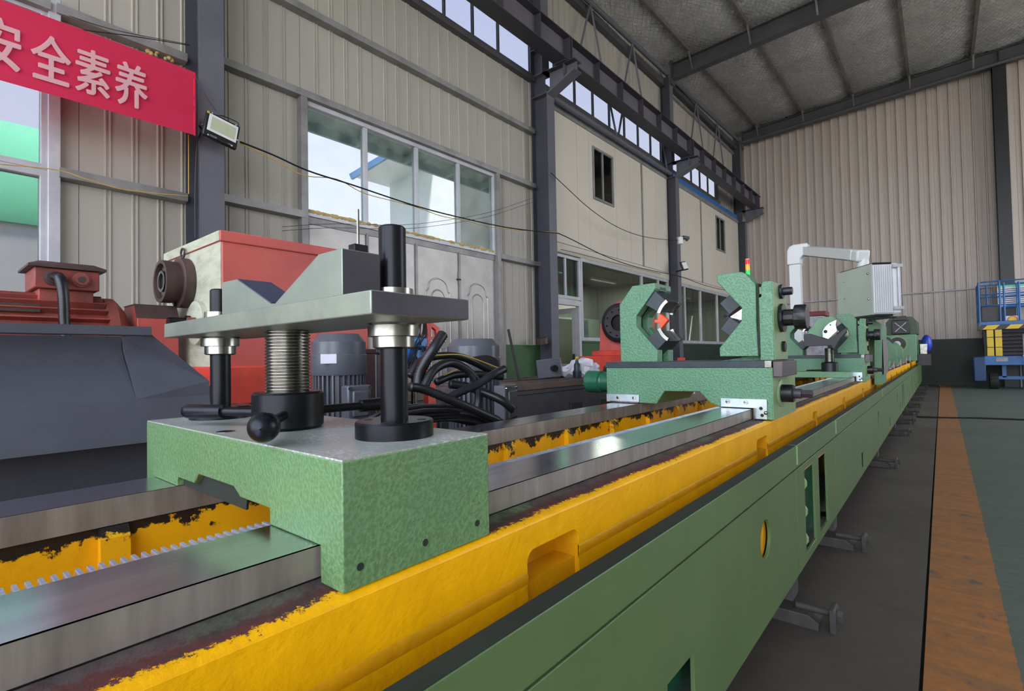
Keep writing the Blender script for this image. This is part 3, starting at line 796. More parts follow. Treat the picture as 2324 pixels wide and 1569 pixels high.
# rack teeth along the inner side of the near rail
b = MB(); b.box(-.812, -.789, Y0B, Y1B, .76, .788)
b.build('rack', 'rack', bed)
def tooth(y, p):
    m = MB(); m.add([(-.813, y, .788), (-.789, y, .788), (-.789, y+p*.62, .788), (-.813, y+p*.62, .788), (-.816, y+p*.12, .8028), (-.789, y+p*.12, .8028), (-.789, y+p*.50, .8028), (-.816, y+p*.50, .8028)],
        [(3, 2, 1, 0), (4, 5, 6, 7), (0, 1, 5, 4), (1, 2, 6, 5), (2, 3, 7, 6), (3, 0, 4, 7)]); return m
p = .0112
t0 = tooth(0, p).build('tooth', 'rack', bed, angle=20)
ty0 = -.14
t0.location.y = ty0
for i in range(1, 46):
    c = t0.copy(); COL.objects.link(c); c.location.y = ty0+p*i
b = MB(); y = .66
while y < 9.0:
    b.v += []; m = tooth(y, p); b.add(m.v, m.f); y += p
o = b.build('teeth', 'rack', bed, angle=20); o['kind'] = 'stuff'
# outer splash panels, each segment a piece, with real openings
PX_ = -.46
segs = [(Y0B, 2.315), (2.325, 3.30), (3.31, 6.18), (6.19, 9.40), (9.41, 12.4), (12.41, 15.6), (15.61, Y1B)]
ov = [1.84, 3.36, 5.77, 8.39, 10.9, 13.6, 16.4, -.5]
sq = [(1.12, .30), (2.26, .27), (3.25, .255), (4.52, .26), (7.1, .26), (9.0, .26), (11.6, .26), (14.6, .26)]
sl = [2.475, 2.80, 9.43, 9.72, 12.5, 12.8, 15.9, 16.2]
for i, (a, c) in enumerate(segs):
    MB().prism([(a, .585), (a, .676), (c, .676), (c, .585)], 'X', PX_-.036, PX_).build('upper_band', 'green_flat', bed, bevel=.003)
    MB().box(PX_-.0355, PX_-.0005, a+.004, c-.004, .6755, .6772).build('band_edge', 'seam', bed)
    hol = [circ(y, .437, .062, 32) for y in ov if a < y-.07 and y+.07 < c]
    hol += [rect(y-.075, y+.075, z-.055, z+.055) for y, z in sq if a < y-.08 and y+.08 < c]
    hol += [rect(y, y+.22, .20, .55) for y in sl if a < y and y+.22 < c]
    zb_ = .16
    out = [(a, zb_), (c, zb_), (c, .578), (a, .578)]
    b = MB(); b.plate(out, hol, 'X', PX_-.014, PX_-.003); b.build('lower_panel', 'green_flat', bed, bevel=.0015, seg=1)
MB().box(PX_-.03, PX_-.012, Y0B, Y1B, .57, .59).build('panel_seam', 'seam', bed)
MB().box(-.56, -.520, Y0B, Y1B, .16, .53).build('inner_skin', 'green_dark', bed)
for y in ov[:6]: MB().cyl((-.521, y, .437), (-.481, y, .437), .075, n=24).build('core_plug', 'yellow_in', bed)
for y in (2.585, 9.54):
    for z in (.24, .36, .48):
        n_ = MB().lathe([(.036, 0), (.036, .012), (.024, .012), (.024, .045), (.018, .05)], (-.500, y-.06, z), (0, 1, 0), 12).build('joint_nut', 'green_light', bed, angle=50)
        MB().box(-.519, -.478, y-.07, y-.06, z-.05, z+.05).build('joint_washer', 'green_flat', bed)
for y in (2.32, 3.305, 6.185, 9.405): MB().cyl((PX_+.001, y, .60), (PX_+.001, y, .672), .004, n=6).build('weld_bead', 'green_light', bed)
# bed end plate
MB().prism([(-.46, .16), (-.46, .676), (-.60, .676), (-.60, .79), (-1.36, .79), (-1.36, .16)], 'Y', Y1B, Y1B+.03).build('end_plate', 'green_flat', bed)
# feet between bed and floor
padY = [2.28, 3.28, 5.75, 8.0, 9.3, 10.6, 12.0, 13.6, 15.2, 16.6, 18.2, .6, -.6]
def mount(y, lab):
    t = thing('levelling_mount', lab, 'machine foot', (-.45, y, 0), 'levelling feet under the green bed')
    MB().prism([(-.72, 0), (-.385, 0), (-.385, .028), (-.42, .05), (-.56, .05), (-.56, .085), (-.72, .085)], 'Y', y-.055, y+.055).build('wedge_base', 'rust', t, bevel=.003)
    MB().box(-.72, -.47, y-.05, y+.05, .086, .158).build('wedge_block', 'rust', t, bevel=.003)
    MB().cyl((-.47, y, .058), (-.32, y, .058), .013, n=12).build('adjusting_screw', 'rust', t)
    MB().prism([(-.352, 0), (-.33, 0), (-.33, .07), (-.338, .085), (-.352, .085)], 'Y', y-.045, y+.045).build('end_lug', 'rust', t, bevel=.003)
    MB().cyl((-.33, y, .055), (-.312, y, .055), .024, n=6).build('lock_nut', 'rust', t)
    return t
m0 = mount(padY[0], 'rusty levelling foot nearest the camera, under the bolted joint of the green bed')
orl = ['second', 'third', 'fourth', 'fifth', 'sixth', 'seventh', 'eighth', 'ninth', 'tenth', 'last']
for i, y in enumerate(padY[1:11]):
    dup(m0, (0, y-padY[0], 0), '%s rusty levelling foot from the camera along the green bed' % orl[i])

# ================================================================== FRONT V BLOCK SUPPORT
C1 = (-.98, .50, .754)
sup = thing('work_support', 'nearest green block support with threaded jack and V block on the plate', 'machine support', C1)
YA, YE = .365, .640
prof = [(-.59, .754), (-.645, .754), (-.645, .8035), (-.79, .8035), (-.79, .828), (-.894, .828), (-.92, .842), (-1.077, .842), (-1.10, .822), (-1.19, .822), (-1.19, .8035), (-1.334, .8035), (-1.334, .790), (-1.385, .790), (-1.385, .921), (-.59, .921)]
base = MB().prism(prof, 'Y', YA, YE).build('base_casting', 'green', sup, bevel=.002)
def top_mat():
    t = NT('scuffed_machined_top'); n = t.noise(4, 5, .6); s = t.sep()
    w = t.ramp(t.noise(140, 3, .7), .5, .62)
    f = t.math('MULTIPLY', w, t.ramp(t.noise(5, 3, .5), .45, .6))
    c = t.mix(t.ramp(n, .35, .7), srgb(178, 184, 170), srgb(146, 152, 142))
    c = t.mix(f, c, srgb(212, 216, 212))
    t.set(c, .34, .2); return t.m
M['plate_top'] = top_mat()
MB().box(-1.384, -.591, YA+.001, YE-.001, .9205, .923).build('machined_top', 'plate_top', base)
MB().prism([(-1.19, .8036), (-1.19, .8215), (-1.10, .8215), (-1.077, .8415), (-.92, .8415), (-.895, .828), (-.90, .8036)], 'Y', YA+.012, YA+.016).build('notch_shade', 'seam', base)  # dark sheet standing in for the shade inside the notch
for y in (.39, .50, .61): MB().cyl((-.591, y, .781), (-.5893, y, .781), .0052, n=16).build('bolt_hole', 'seam', base)
MB().cyl((-1.02, .392, .923), (-1.02, .392, .9236), .016, n=20).build('plug', 'chrome', base)
# nut with three ball handles and the threaded jack screw
NX, NY = -.968, .485
nut = MB().lathe([(.060, 0), (.064, .004), (.064, .064), (.061, .068), (.043, .068)], (NX, NY, .925), n=48).build('jack_nut', 'black', sup)
th = []
z = 0
while z < .118: th += [(.0372, z), (.0412, z+.0022), (.0412, z+.0034), (.0372, z+.0056)]; z += .0060
MB().lathe(th+[(.038, .121)], (NX, NY, .99), n=40).build('jack_screw', 'chrome', sup, angle=25)
for a, tip in ((-35, 'ball'), (85, 'sleeve'), (-155, 'sleeve')):
    c, s_ = math.cos(math.radians(a)), math.sin(math.radians(a)); zh = .953; zd = .0
    P = lambda r, dz=0: (NX+c*r, NY+s_*r, zh+dz+(.0 if tip == 'ball' else .0)*r)
    rod = MB().cyl(P(.06), P(.185), .0085, n=16).build('handle', 'black', sup)
    if tip == 'ball':
        MB().lathe([(.009, 0), (.011, .008), (.0105, .03), (.013, .045), (.0185, .06), (.0225, .075), (.0225, .086), (.018, .097), (.009, .104), (.001, .106)], P(.15), (c, s_, 0), 24, cap=False).build('grip', 'black', rod, angle=80)
    else:
        MB().lathe([(.0085, 0), (.0135, .002), (.0150, .085), (.0135, .094), (.006, .1), (.001, .101)], P(.15), (c, s_, 0), 24, cap=False).build('grip', 'black', rod, angle=50)
# guide posts, flanges, collars
def zat(py, px_, X, Y):
    d = ray(px_, py); return CH+d.z*((Y/d.y+X/d.x)/2)
for X, Y, zt_, r in ((-.705, .535, 1.274, .0225), (-1.295, .487, 1.222, .0215)):
    fl_ = MB().lathe([(.064, 0), (.064, .024), (.062, .027), (.0, .027)], (X, Y, .923), n=48).build('post_flange', 'black', sup)
    for a in range(4):
        t = a*PI/2+.6; MB().cyl((X+.046*math.cos(t), Y+.046*math.sin(t), .9495), (X+.046*math.cos(t), Y+.046*math.sin(t), .9505), .0075, n=14).build('cap_screw', 'seam', fl_)
    MB().lathe([(r, 0), (r, zt_-.95-.003), (r-.003, zt_-.95)], (X, Y, .95), n=40).build('guide_post', 'black', sup)
    k = r/.0225
    MB().lathe([(.030*k, -.041), (.034*k, -.039), (.034*k, -.022), (.042*k, -.021), (.042*k, -.003), (.045*k, 0)], (X, Y, 1.11), n=40, cap=False).build('lower_bush', 'chrome', sup)
    MB().lathe([(.043*k, 0), (.043*k, .010), (.034*k, .011), (.034*k, .026), (.024*k, .027)], (X, Y, 1.142), n=40, cap=False).build('upper_bush', 'chrome', sup)
cp_ = MB().box(-1.37, -.567, .395, .575, 1.110, 1.142).build('carrier_plate', 'platedark', sup, bevel=.002)
MB().box(-.5675, -.566, .3965, .5735, 1.1115, 1.1405).build('end_reflection', 'end_reflect', cp_)  # thin skin carrying the painted dark reflection of the plate end
# V block
YV = .430
vp = [(-1.135, 1.142)]+sy([(503, 641), (537, 634)], YV)+sy([(614, 689), (624, 689), (723, 577), (776, 563)], YV)
vp[1] = (-1.135, vp[1][1])
xr = vp[-1][0]
M['vsteel'] = paint('v_block_steel', (150, 160, 146), .36, (132, 142, 132), 5, metal=.55)
vb = MB().prism(vp+[(xr, 1.142)], 'Y', YV, YV+.068).build('v_block', 'vsteel', sup, bevel=.0012)
q = vp[-1]
MB().box(q[0]-.0005, q[0]+.001, YV+.001, YV+.067, 1.1425, q[1]-.0015).build('end_reflection', 'end_reflect', vb)  # painted dark reflection on the V block's end
for a_, b_ in ((vp[2], vp[3]), (vp[4], vp[5])):
    d_ = Vector((b_[0]-a_[0], 0, b_[1]-a_[1])); n_ = Vector((-d_.z, 0, d_.x)).normalized()
    m_ = Vector(((a_[0]+b_[0])/2, YV+.034, (a_[1]+b_[1])/2))
    MB().obox(m_+n_*.0005, (d_, (0, 1, 0), n_), (d_.length/2-.002, .0325, .0008)).build('v_face_reflection', 'vslope', vb)  # skin with the slope's bluish reflection painted in
MB().box(q[0]-.03, q[0]-.012, YV+.03, YV+.055, q[1]-.01, q[1]+.014).build('stop_clip', 'black', sup, bevel=.001)
MB().cyl((q[0]-.022, YV+.043, q[1]+.01), (q[0]-.022, YV+.043, q[1]+.072), .0022, n=8).build('stop_rod', 'chrome', sup)

# ================================================================== STEADY RESTS
def steady(Y0, label, name='steady_rest'):
    t = thing(name, label, 'steady rest', (-.98, Y0+.2, RT), 'steady rests on the green bed')
    D = .45
    prof = [(-1.388, .986), (-1.388, .8045), (-1.107, .8045), (-1.100, .816), (-1.064, .869), (-.889, .872), (-.841, .820), (-.80, .8045), (-.645, .8045), (-.645, .756), (-.572, .756), (-.572, .986)]
    base = MB().prism(prof, 'Y', Y0, Y0+D).build('base_casting', 'green2', t, bevel=.003)
    MB().box(-.5720, -.5705, Y0+.003, Y0+D-.003, .757, .984).build('pale_end', 'green_light', base)  # thin skin in a paler green over the right end
    MB().box(-1.390, -.600, Y0-.004, Y0+D, .986, 1.016).build('slideway_plate', 'slate', t, bevel=.0015)
    MB().box(-.600, -.572, Y0-.004, Y0+D, .986, 1.016).build('slideway_end', 'chrome', t, bevel=.001)
    # wiper brackets
    b1 = MB().box(-1.385, -1.198, Y0-.010, Y0-.001, .806, .847).build('wiper_bracket', 'bracket', t, bevel=.001)
    for x in (-1.315, -1.225): MB().lathe([(.010, 0), (.009, .004), (.004, .005)], (x, Y0-.010, .830), (0, -1, 0), 14).build('screw', 'chrome', b1)
    MB().box(-1.36, -1.198, Y0-.018, Y0-.010, .806, .812).build('wiper_lip', 'chrome', b1)
    b2 = MB().prism([(-.79, .806), (-.79, .846), (-.594, .846), (-.594, .758), (-.640, .758), (-.640, .806)], 'Y', Y0-.010, Y0-.001).build('wiper_bracket', 'bracket', t, bevel=.001)
    for x, z in ((-.758, .83), (-.68, .83)): MB().lathe([(.010, 0), (.009, .004), (.004, .005)], (x, Y0-.010, z), (0, -1, 0), 14).build('screw', 'chrome', b2)
    for x, z in ((-.618, .806), (-.614, .776)): MB().cyl((x, Y0-.0105, z), (x, Y0-.0095, z), .0075, n=14).build('screw_hole', 'seam', b2)
    MB().box(-.644, -.636, Y0-.03, Y0-.010, .758, .806).build('wiper_lip', 'chrome', b2)
    MB().ball((-.597, Y0-.016, .788), .009, 12).build('grease_nipple', 'chrome', b2)
    # hydraulic motor on the left end
    m = MB().lathe([(.058, 0), (.062, .006), (.062, .085), (.052, .092), (.050, .10), (.056, .105), (.056, .17)], (-1.555, Y0+.09, .905), (1, 0, 0), 32).build('drive_motor', 'green_dark', t)
    MB().ring((-1.50, Y0+.09, .905), (1, 0, 0), .0626, .05, .003, 32).build('motor_seam', 'green_dark', m)
    for k in range(6):
        a = k*PI/3+.3; MB().cyl((-1.564, Y0+.09+.05*math.cos(a), .905+.05*math.sin(a)), (-1.555, Y0+.09+.05*math.cos(a), .905+.05*math.sin(a)), .006, n=8).build('motor_bolt', 'chrome', m)
    # left C arm, two cheeks with a recess between
    TA = .20
    la = sy([(1408.5, 822), (1405.5, 692), (1434.6, 649.5), (1486, 642), (1487, 655), (1443.7, 717.7), (1443.7, 741), (1491.9, 796), (1491.9, 822)], 2.451)
    la = [(x, z) for x, z in la]
    arm = MB().prism(la, 'Y', Y0+.001, Y0+.062).build('left_arm', 'green2', t, bevel=.003)
    MB().prism(la, 'Y', Y0+.138, Y0+TA).build('arm_cheek', 'green2', arm, bevel=.003)
    core = [la[0], la[1], la[2], (la[3][0]-.002, la[3][1]-.001), (la[3][0], la[3][1]-.03), (la[4][0]-.045, la[4][1]-.0), (la[5][0]-.03, la[5][1]), (la[6][0]-.03, la[6][1]), (la[7][0]-.03, la[7][1]), (la[8][0]-.03, la[8][1])]
    MB().prism(core, 'Y', Y0+.062, Y0+.138).build('arm_core', 'seam_green', arm)  # recess core in a darker green than the cheeks
    MB().prism([(la[2][0]+.002, la[2][1]-.001), (la[3][0]-.001, la[3][1]-.001), (la[3][0]-.001, la[3][1]-.034), (la[2][0]+.03, la[2][1]-.05)], 'Y', Y0+.058, Y0+.142).build('arm_bridge', 'green2', arm)
    # jaws of the left arm
    cx, cz = -.98, 1.222
    def jaw(parent, sgn, flip, y0, y1, n2='jaw_block'):
        # block pointing at the work centre, its face curved
        a0 = math.radians(180-38*sgn) if not flip else math.radians(38*sgn)
        R0, R1 = .125, .215
        pts = []
        for k in range(7):
            a = a0+math.radians((k-3)*5.3); pts.append((cx+R0*math.cos(a), cz+R0*math.sin(a)))
        u = Vector((math.cos(a0), math.sin(a0))); w = Vector((-u.y, u.x)); hw = .045
        e = Vector((cx, cz))+u*R1
        p1 = e+w*hw; p2 = e-w*hw
        return pts+[tuple(p1), tuple(p2)]
    for sgn in (1, -1):
        j = MB().prism(jaw(t, sgn, False, 0, 0), 'Y', Y0+.012, Y0+.188).build('jaw_block', 'slate', t, bevel=.0015)
        a0 = math.radians(180-38*sgn)
        for yy in (Y0+.010, Y0+.168):
            inner = []; outer = []
            for k in range(9):
                a = a0+math.radians((k-4)*4.6); inner.append((cx+.108*math.cos(a), cz+.108*math.sin(a))); outer.append((cx+.124*math.cos(a), cz+.124*math.sin(a)))
            MB().prism(inner+outer[::-1], 'Y', yy, yy+.022).build('jaw_strip', 'chrome', j)
            for k in (-1, 1):
                a = a0+math.radians(k*8); MB().obox((cx+.107*math.cos(a), yy+.011, cz+.107*math.sin(a)), ((math.cos(a), 0, math.sin(a)), (0, 1, 0), (-math.sin(a), 0, math.cos(a))), (.0015, .006, .010)).build('strip_slot', 'seam', j)
    # right head with its own V and jaws
    rh = sy([(1626.8, 623.7), (1682.6, 617), (1694, 623), (1714.7, 646.6), (1716, 731), (1720.8, 808.7), (1633.3, 809.5), (1632.6, 790.4), (1682.6, 728.4), (1683.3, 699.4), (1626.8, 639.8)], 2.451)
    head = MB().prism(rh, 'Y', Y0+.001, Y0+.10).build('right_head', 'green2', t, bevel=.003)
    for sgn in (1, -1):
        a0 = math.radians(38*sgn)
        u = (math.cos(a0), 0, math.sin(a0)); w = (-math.sin(a0), 0, math.cos(a0))
        c = (-.75+.0, Y0+.14, cz+.068*sgn+.008)
        j = MB().obox(c, (u, (0, 1, 0), w), (.055, .045, .036)).build('jaw_block', 'slate', t, bevel=.0015)
        MB().obox((c[0]-.02, c[1]+.005, c[2]-.046*sgn), (u, (0, 1, 0), w), (.045, .03, .008)).build('jaw_shoe', 'black', j)
    MB().prism([(-.70, cz-.02), (-.765, cz-.002), (-.77, cz+.004), (-.715, cz+.038)], 'Y', Y0+.10, Y0+.12).build('centre_stop', 'chrome', t)
    # column behind the head, with gib gap
    MB().box(-.627, -.618, Y0+.01, Y0+.15, 1.04, 1.36).build('gib_gap', 'seam', t)
    MB().box(-.640, -.618, Y0+.003, Y0+.04, 1.045, 1.145).build('gib_block', 'black', t)
    col = MB().prism([(-.618, 1.017), (-.561, 1.017), (-.561, 1.365), (-.600, 1.367), (-.607, 1.345), (-.607, 1.30), (-.618, 1.295)], 'Y', Y0+.004, Y0+.26).build('clamp_column', 'green2', t, bevel=.003)
    MB().box(-.5610, -.5598, Y0+.008, Y0+.256, 1.02, 1.362).build('pale_side', 'green_light', col)  # thin skin in a paler green over the column's right side
    MB().prism([(-.80, 1.016), (-.62, 1.045), (-.62, 1.016)], 'Y', Y0+.06, Y0+.2).build('foot_web', 'green2', col)
    MB().box(-.628, -.600, Y0+.02, Y0+.11, 1.312, 1.345).build('top_catch', 'green_light', col, bevel=.002)
    yk = Y0+.135
    MB().lathe([(.030, 0), (.033, .004), (.033, .014), (.018, .016), (.018, .048), (.016, .052)], (-.560, yk, 1.328), (1, 0, 0), 20).build('lock_bolt', 'blackpaint', t)
    MB().lathe([(.064, 0), (.066, .004), (.066, .016), (.038, .018), (.038, .056), (.055, .060), (.056, .064), (.056, .102), (.053, .108)], (-.560, yk, 1.208), (1, 0, 0), 12).build('clamp_knob', 'blackpaint', t, angle=28)
    MB().cyl((-.560, yk+.02, 1.078), (-.546, yk+.02, 1.078), .025, n=6).build('hex_bolt', 'blackpaint', t)
    # dark stop block and square shaft end on the base
    MB().box(-.570, -.532, Y0+.012, Y0+.30, .945, 1.012).build('stop_block', 'stopblk', t, bevel=.002)
    MB().lathe([(.062, 0), (.062, .004), (.058, .006)], (-.5705, Y0+.14, .865), (1, 0, 0), 32).build('boss_ring', 'green_light', t)
    MB().lathe([(.040, 0), (.040, .045), (.036, .05)], (-.565, Y0+.14, .865), (1, 0, 0), 24).build('shaft_collar', 'blackpaint', t)
    MB().lathe([(.022, 0), (.022, .03)], (-.515, Y0+.14, .865), (1, 0, 0), 16).build('feed_shaft', 'graydk', t)
    MB().obox((-.463, Y0+.14, .865), ((1, 0, 0), (0, 1, 1), (0, -1, 1)), (.022, .0125, .0125)).build('shaft_square', 'graydk', t)
    return t
M['stopblk'] = paint('stop_block_steel', (96, 88, 88), .4, (80, 72, 74), 6, metal=.4)
s1 = steady(2.451, 'nearest hollow green steady rest with opposed black jaws, second machine unit on the bed')
# red marker wedge in the front jaws
w = thing('marker_wedge', 'orange wedge shaped arrow held between the open jaws of the nearest steady rest', 'wedge', (-1.07, 2.50, 1.19))
MB().prism([(-1.115, 1.214), (-1.115, 1.228), (-1.095, 1.230), (-1.092, 1.262), (-1.045, 1.224), (-1.086, 1.178), (-1.090, 1.212)], 'Y', 2.47, 2.50).build('arrow', 'orangep', w, bevel=.001)
s2 = dup(s1, (0, 3.52, 0), 'second green steady rest, farther along the bed below the operator pendant')
# V support standing in front of the second steady rest
YS = 5.72
t = thing('vee_support', 'black topped V support with silver quadrant on threaded screw between the steady rests', 'machine support', (-1.0, YS, .803))
bp = sy([(1824, 787), (1824, 759), (1838, 758), (1878, 771), (1902, 757), (1919, 745), (1920, 754), (1906, 770), (1892, 794), (1886, 784)], YS)
MB().prism(bp, 'Y', YS, YS+.10).build('v_plate', 'blackpaint', t, bevel=.002)
gp = sy([(1832, 757), (1856, 723), (1890, 718), (1897, 724), (1877, 770)], YS+.1)
MB().prism(gp, 'Y', YS+.10, YS+.16).build('backing_cheek', 'green_smooth', t, bevel=.003)
qp = sy([(1868, 766), (1867, 752), (1873, 742), (1883, 733), (1899, 726), (1897, 738), (1900, 752), (1880, 770)], YS)
qd = MB().prism(qp, 'Y', YS-.012, YS).build('quadrant', 'bracket', t, bevel=.001)
for p_, r in (((1874, 753), .016), ((1885, 738), .007)):
    q = at_y(p_[0], p_[1], YS); MB().cyl((q.x, YS-.013, q.z), (q.x, YS-.011, q.z), r, n=16).build('hole', 'seam', qd)
q = at_y(1880, 800, YS); q2 = at_y(1880, 786, YS)
th = [];z = 0
while z < .13: th += [(.038, z), (.042, z+.004), (.038, z+.008)]; z += .009
MB().lathe(th, (q.x, YS+.05, .95), n=24).build('jack_screw', 'chrome', t)
MB().lathe([(.07, 0), (.07, .08), (.06, .09)], (q.x, YS+.05, .86), n=24).build('jack_nut', 'blackpaint', t)
MB().prism([(-1.34, .804), (-1.34, .86), (-.66, .86), (-.66, .804)], 'Y', YS-.06, YS+.16).build('base_casting', 'green_smooth', t, bevel=.003)
# portal frame behind the second rest
YG = 6.62
t = thing('portal_housing', 'tall green plate housing with grey name plate behind the second steady rest', 'machine housing', (-.62, YG, .756))
gp = sy([(1921, 717), (1968, 714), (2001, 738), (2001, 874), (1984, 874), (1984, 764), (1950, 764), (1950, 800), (1921, 800)], YG)
MB().prism(gp, 'Y', YG, YG+.62).build('frame_plate', 'green_smooth', t, bevel=.004)
xr_ = gp[2][0]
np_ = MB().box(xr_, xr_+.004, YG+.06, YG+.55, .80, 1.17).build('name_plate', 'plate_grey', t)
c0 = sy([(1968, 764), (1984, 764), (1984, 846), (1968, 846)], YG+.3)
MB().prism(c0, 'Y', YG+.3, YG+.34).build('inner_rib', 'green_light', t)
MB().prism(sy([(1925, 760), (1950, 760), (1950, 880), (1925, 880)], YG+.1), 'Y', YG+.1, YG+.5).build('rear_body', 'green_smooth', t)
MB().box(-1.334, -.66, YG, YG+.6, .804, .90).build('saddle', 'green_smooth', t, bevel=.004)
# pendant control on its white swing arm
t = thing('control_pendant', 'pale grey control pendant with finned aluminium edge hanging from the white arm', 'control panel', (-.62, 6.75, 1.40))
C = Vector((-.52, 6.3, 0)); u = Vector((-.377, .54, 0)).normalized(); w = Vector((u.y, -u.x, 0))
w = Vector((.83, .56, 0)).normalized()
def quadbox(b, o, du, dw, z0, z1):
    v = [o+a*du+c*dw+Vector((0, 0, z)) for z in (z0, z1) for a, c in ((0, 0), (1, 0), (1, 1), (0, 1))]
    return b.add([tuple(p) for p in v], [(0, 1, 2, 3), (4, 7, 6, 5), (0, 4, 5, 1), (1, 5, 6, 2), (2, 6, 7, 3), (3, 7, 4, 0)])
quadbox(MB(), C, u*.64, w*.24, 1.415, 1.930).build('enclosure', 'pendant', t, bevel=.004)
quadbox(MB(), C-u*.004+w*.01, u*.01, w*.20, 1.43, 1.915).build('back_plate', 'cream', t)
f = quadbox(MB(), C-u*.02, u*.018, w*.25, 1.43, 1.915).build('fin_panel', 'cream', t)
for k in range(9): quadbox(MB(), C-u*.026+w*(.012+k*.020), u*.006, w*.008, 1.435, 1.91).build('fin', 'alu', f)
for z in (1.915, 1.395): quadbox(MB(), C-u*.02+w*.005, u*.60, w*.17, z, z+.022).build('edge_cap', 'blackpaint', t)
quadbox(MB(), C-u*.03+w*.0, u*.62, w*.20, 1.375, 1.39).build('drip_tray', 'blackpaint', t)
hb = Vector((C.x, C.y, 0))-u*.045+w*.225
MB().cyl((hb.x, hb.y, 1.47), (hb.x, hb.y, 1.90), .014, n=14).build('grab_handle', 'alu', t)
for z in (1.46, 1.88): quadbox(MB(), C-u*.06+w*.17, u*.06, w*.09, z, z+.03).build('handle_bracket', 'alu', t)
for a, z in ((.06, 1.84), (.06, 1.58), (.50, 1.82), (.50, 1.63)):
    p_ = C+u*a; MB().ball((p_.x-w.x*.002, p_.y-w.y*.002, z), .012 if a < .2 else .009, 10).build('lock', 'chrome', t)
t = thing('swing_arm', 'white powder coated swing arm on a square post carrying the control pendant', 'support arm', (-1.40, 7.2, 0))
PXx, PY = -1.45, 7.6
MB().box(PXx-.065, PXx+.065, PY-.065, PY+.065, 0, 2.27).build('post', 'cream', t, bevel=.006)
MB().box(PXx-.10, PXx+.10, PY-.10, PY+.10, 0, .03).build('foot_plate', 'cream', t)
b = MB(); 
prof = [(PXx-.08, 2.20), (PXx+.08, 2.20)]+[]
el = [(PXx-.085, 2.20), (PXx+.075, 2.20), (PXx+.075, 2.27), (PXx+.11, 2.31), (PXx+.16, 2.31), (PXx+.16, 2.46), (PXx, 2.46), (PXx-.05, 2.44), (PXx-.08, 2.39)]
MB().prism(el, 'Y', PY-.085, PY+.085).build('elbow', 'cream', t, bevel=.012)
e1 = Vector((PXx+.12, PY, 2.375)); top = C+u*.32+w*.10
e2 = Vector((top.x-.06, top.y+.02, 2.09))
d = (e2-e1); dn = d.normalized(); s_ = Vector((-dn.y, dn.x, 0)).normalized(); n_ = dn.cross(s_)
MB().obox((e1+e2)/2, (dn, s_, n_), (d.length/2, .058, .055)).build('boom', 'cream', t, bevel=.006)
MB().obox((e1+e2)/2-Vector((0, 0, .062)), (dn, s_, n_), (d.length/2, .03, .006)).build('cable_cover', 'blackpaint', t)
MB().obox(e2+Vector((.02, 0, -.01)), (dn, s_, n_), (.10, .068, .062)).build('knuckle', 'cream', t, bevel=.02)
MB().cyl((top.x, top.y, 1.932), (top.x, top.y, 2.06), .055, n=24).build('swivel', 'cream', t)
# stack light
t = thing('signal_tower', 'small red amber and green signal tower lit beside the back corner', 'signal light', (-1.88, 7.0, 0))
MB().cyl((-1.88, 7.0, 0), (-1.88, 7.0, 2.02), .012, n=10).build('pole', 'alu', t)
for i, (m, z) in enumerate((('ledg', 2.05), ('ledo', 2.12), ('ledr', 2.19))):
    MB().cyl((-1.88, 7.0, z), (-1.88, 7.0, z+.062), .026, n=18).build('lamp_lens', m, t)
for z in (2.02, 2.112, 2.182, 2.252): MB().cyl((-1.88, 7.0, z), (-1.88, 7.0, z+.009 if z > 2.1 else z+.03), .027, n=18).build('collar', 'alu', t)
# wrapped pillar behind
t = thing('wrapped_cabinet', 'cabinet in clear plastic wrap with a maroon lid behind the bed', 'cabinet', (-1.48, 9.15, 0))
MB().box(-1.62, -1.36, 9.0, 9.3, 0, 1.60).build('wrapped_body', 'clearplastic', t, bevel=.01)
MB().box(-1.64, -1.33, 8.98, 9.34, 1.60, 1.67).build('lid', 'maroon', t, bevel=.008)

# ================================================================== FAR END OF THE BED
t = thing('boring_headstock', 'dark green headstock with a square fan cover at the far end of the bed', 'headstock', (-.95, 15.6, .804))
YH = 15.2
MB().prism([(-1.30, .804), (-.45, .804), (-.45, 1.42), (-1.30, 1.42)], 'Y', YH, YH+1.3).build('body', 'green_smooth', t, bevel=.01)
MB().prism([(-1.02, 1.42), (-.42, 1.42), (-.42, 1.72), (-.52, 1.84), (-.92, 1.84), (-1.02, 1.72)], 'Y', YH+.1, YH+1.1).build('upper_case', 'green_gear', t, bevel=.01)
f = MB().box(-.90, -.56, YH-.02, YH+.12, 1.44, 1.76).build('fan_cover', 'blackpaint', t, bevel=.01)
MB().ring((-.73, YH-.022, 1.60), (0, 1, 0), .13, .11, .004, 28).build('fan_ring', 'graydk', f)
for s_ in (1, -1): MB().obox((-.73, YH-.026, 1.60), ((1, 0, s_), (0, 1, 0), (-s_, 0, 1)), (.15, .003, .006)).build('guard_bar', 'alu', f)
MB().box(-.86, -.62, YH-.02, YH+.1, 1.76, 1.86).build('terminal_box', 'blackpaint', t, bevel=.006)
MB().ring((-.80, YH-.03, 1.20), (0, 1, 0), .20, .16, .04, 32).build('spindle_ring', 'green_light', t)
MB().cyl((-.80, YH-.01, 1.20), (-.80, YH+.02, 1.20), .16, n=32).build('spindle_bore', 'blackpaint', t)
MB().lathe([(.07, 0), (.07, .03), (.05, .04), (.05, .10)], (-.80, YH-.12, 1.20), (0, 1, 0), 20).build('spindle_nose', 'chrome', t)
t2 = thing('air_hose_drum', 'blue tank at the right side of the far headstock', 'tank', (-.26, 15.7, .70))
MB().ball((-.27, 15.7, 1.20), .14, 20, (.75, 1, 1.5)).build('tank_shell', 'bluetank', t2)
MB().box(-.40, -.26, 15.5, 15.9, .95, 1.2).build('valve_block', 'chrome', t2, bevel=.01)
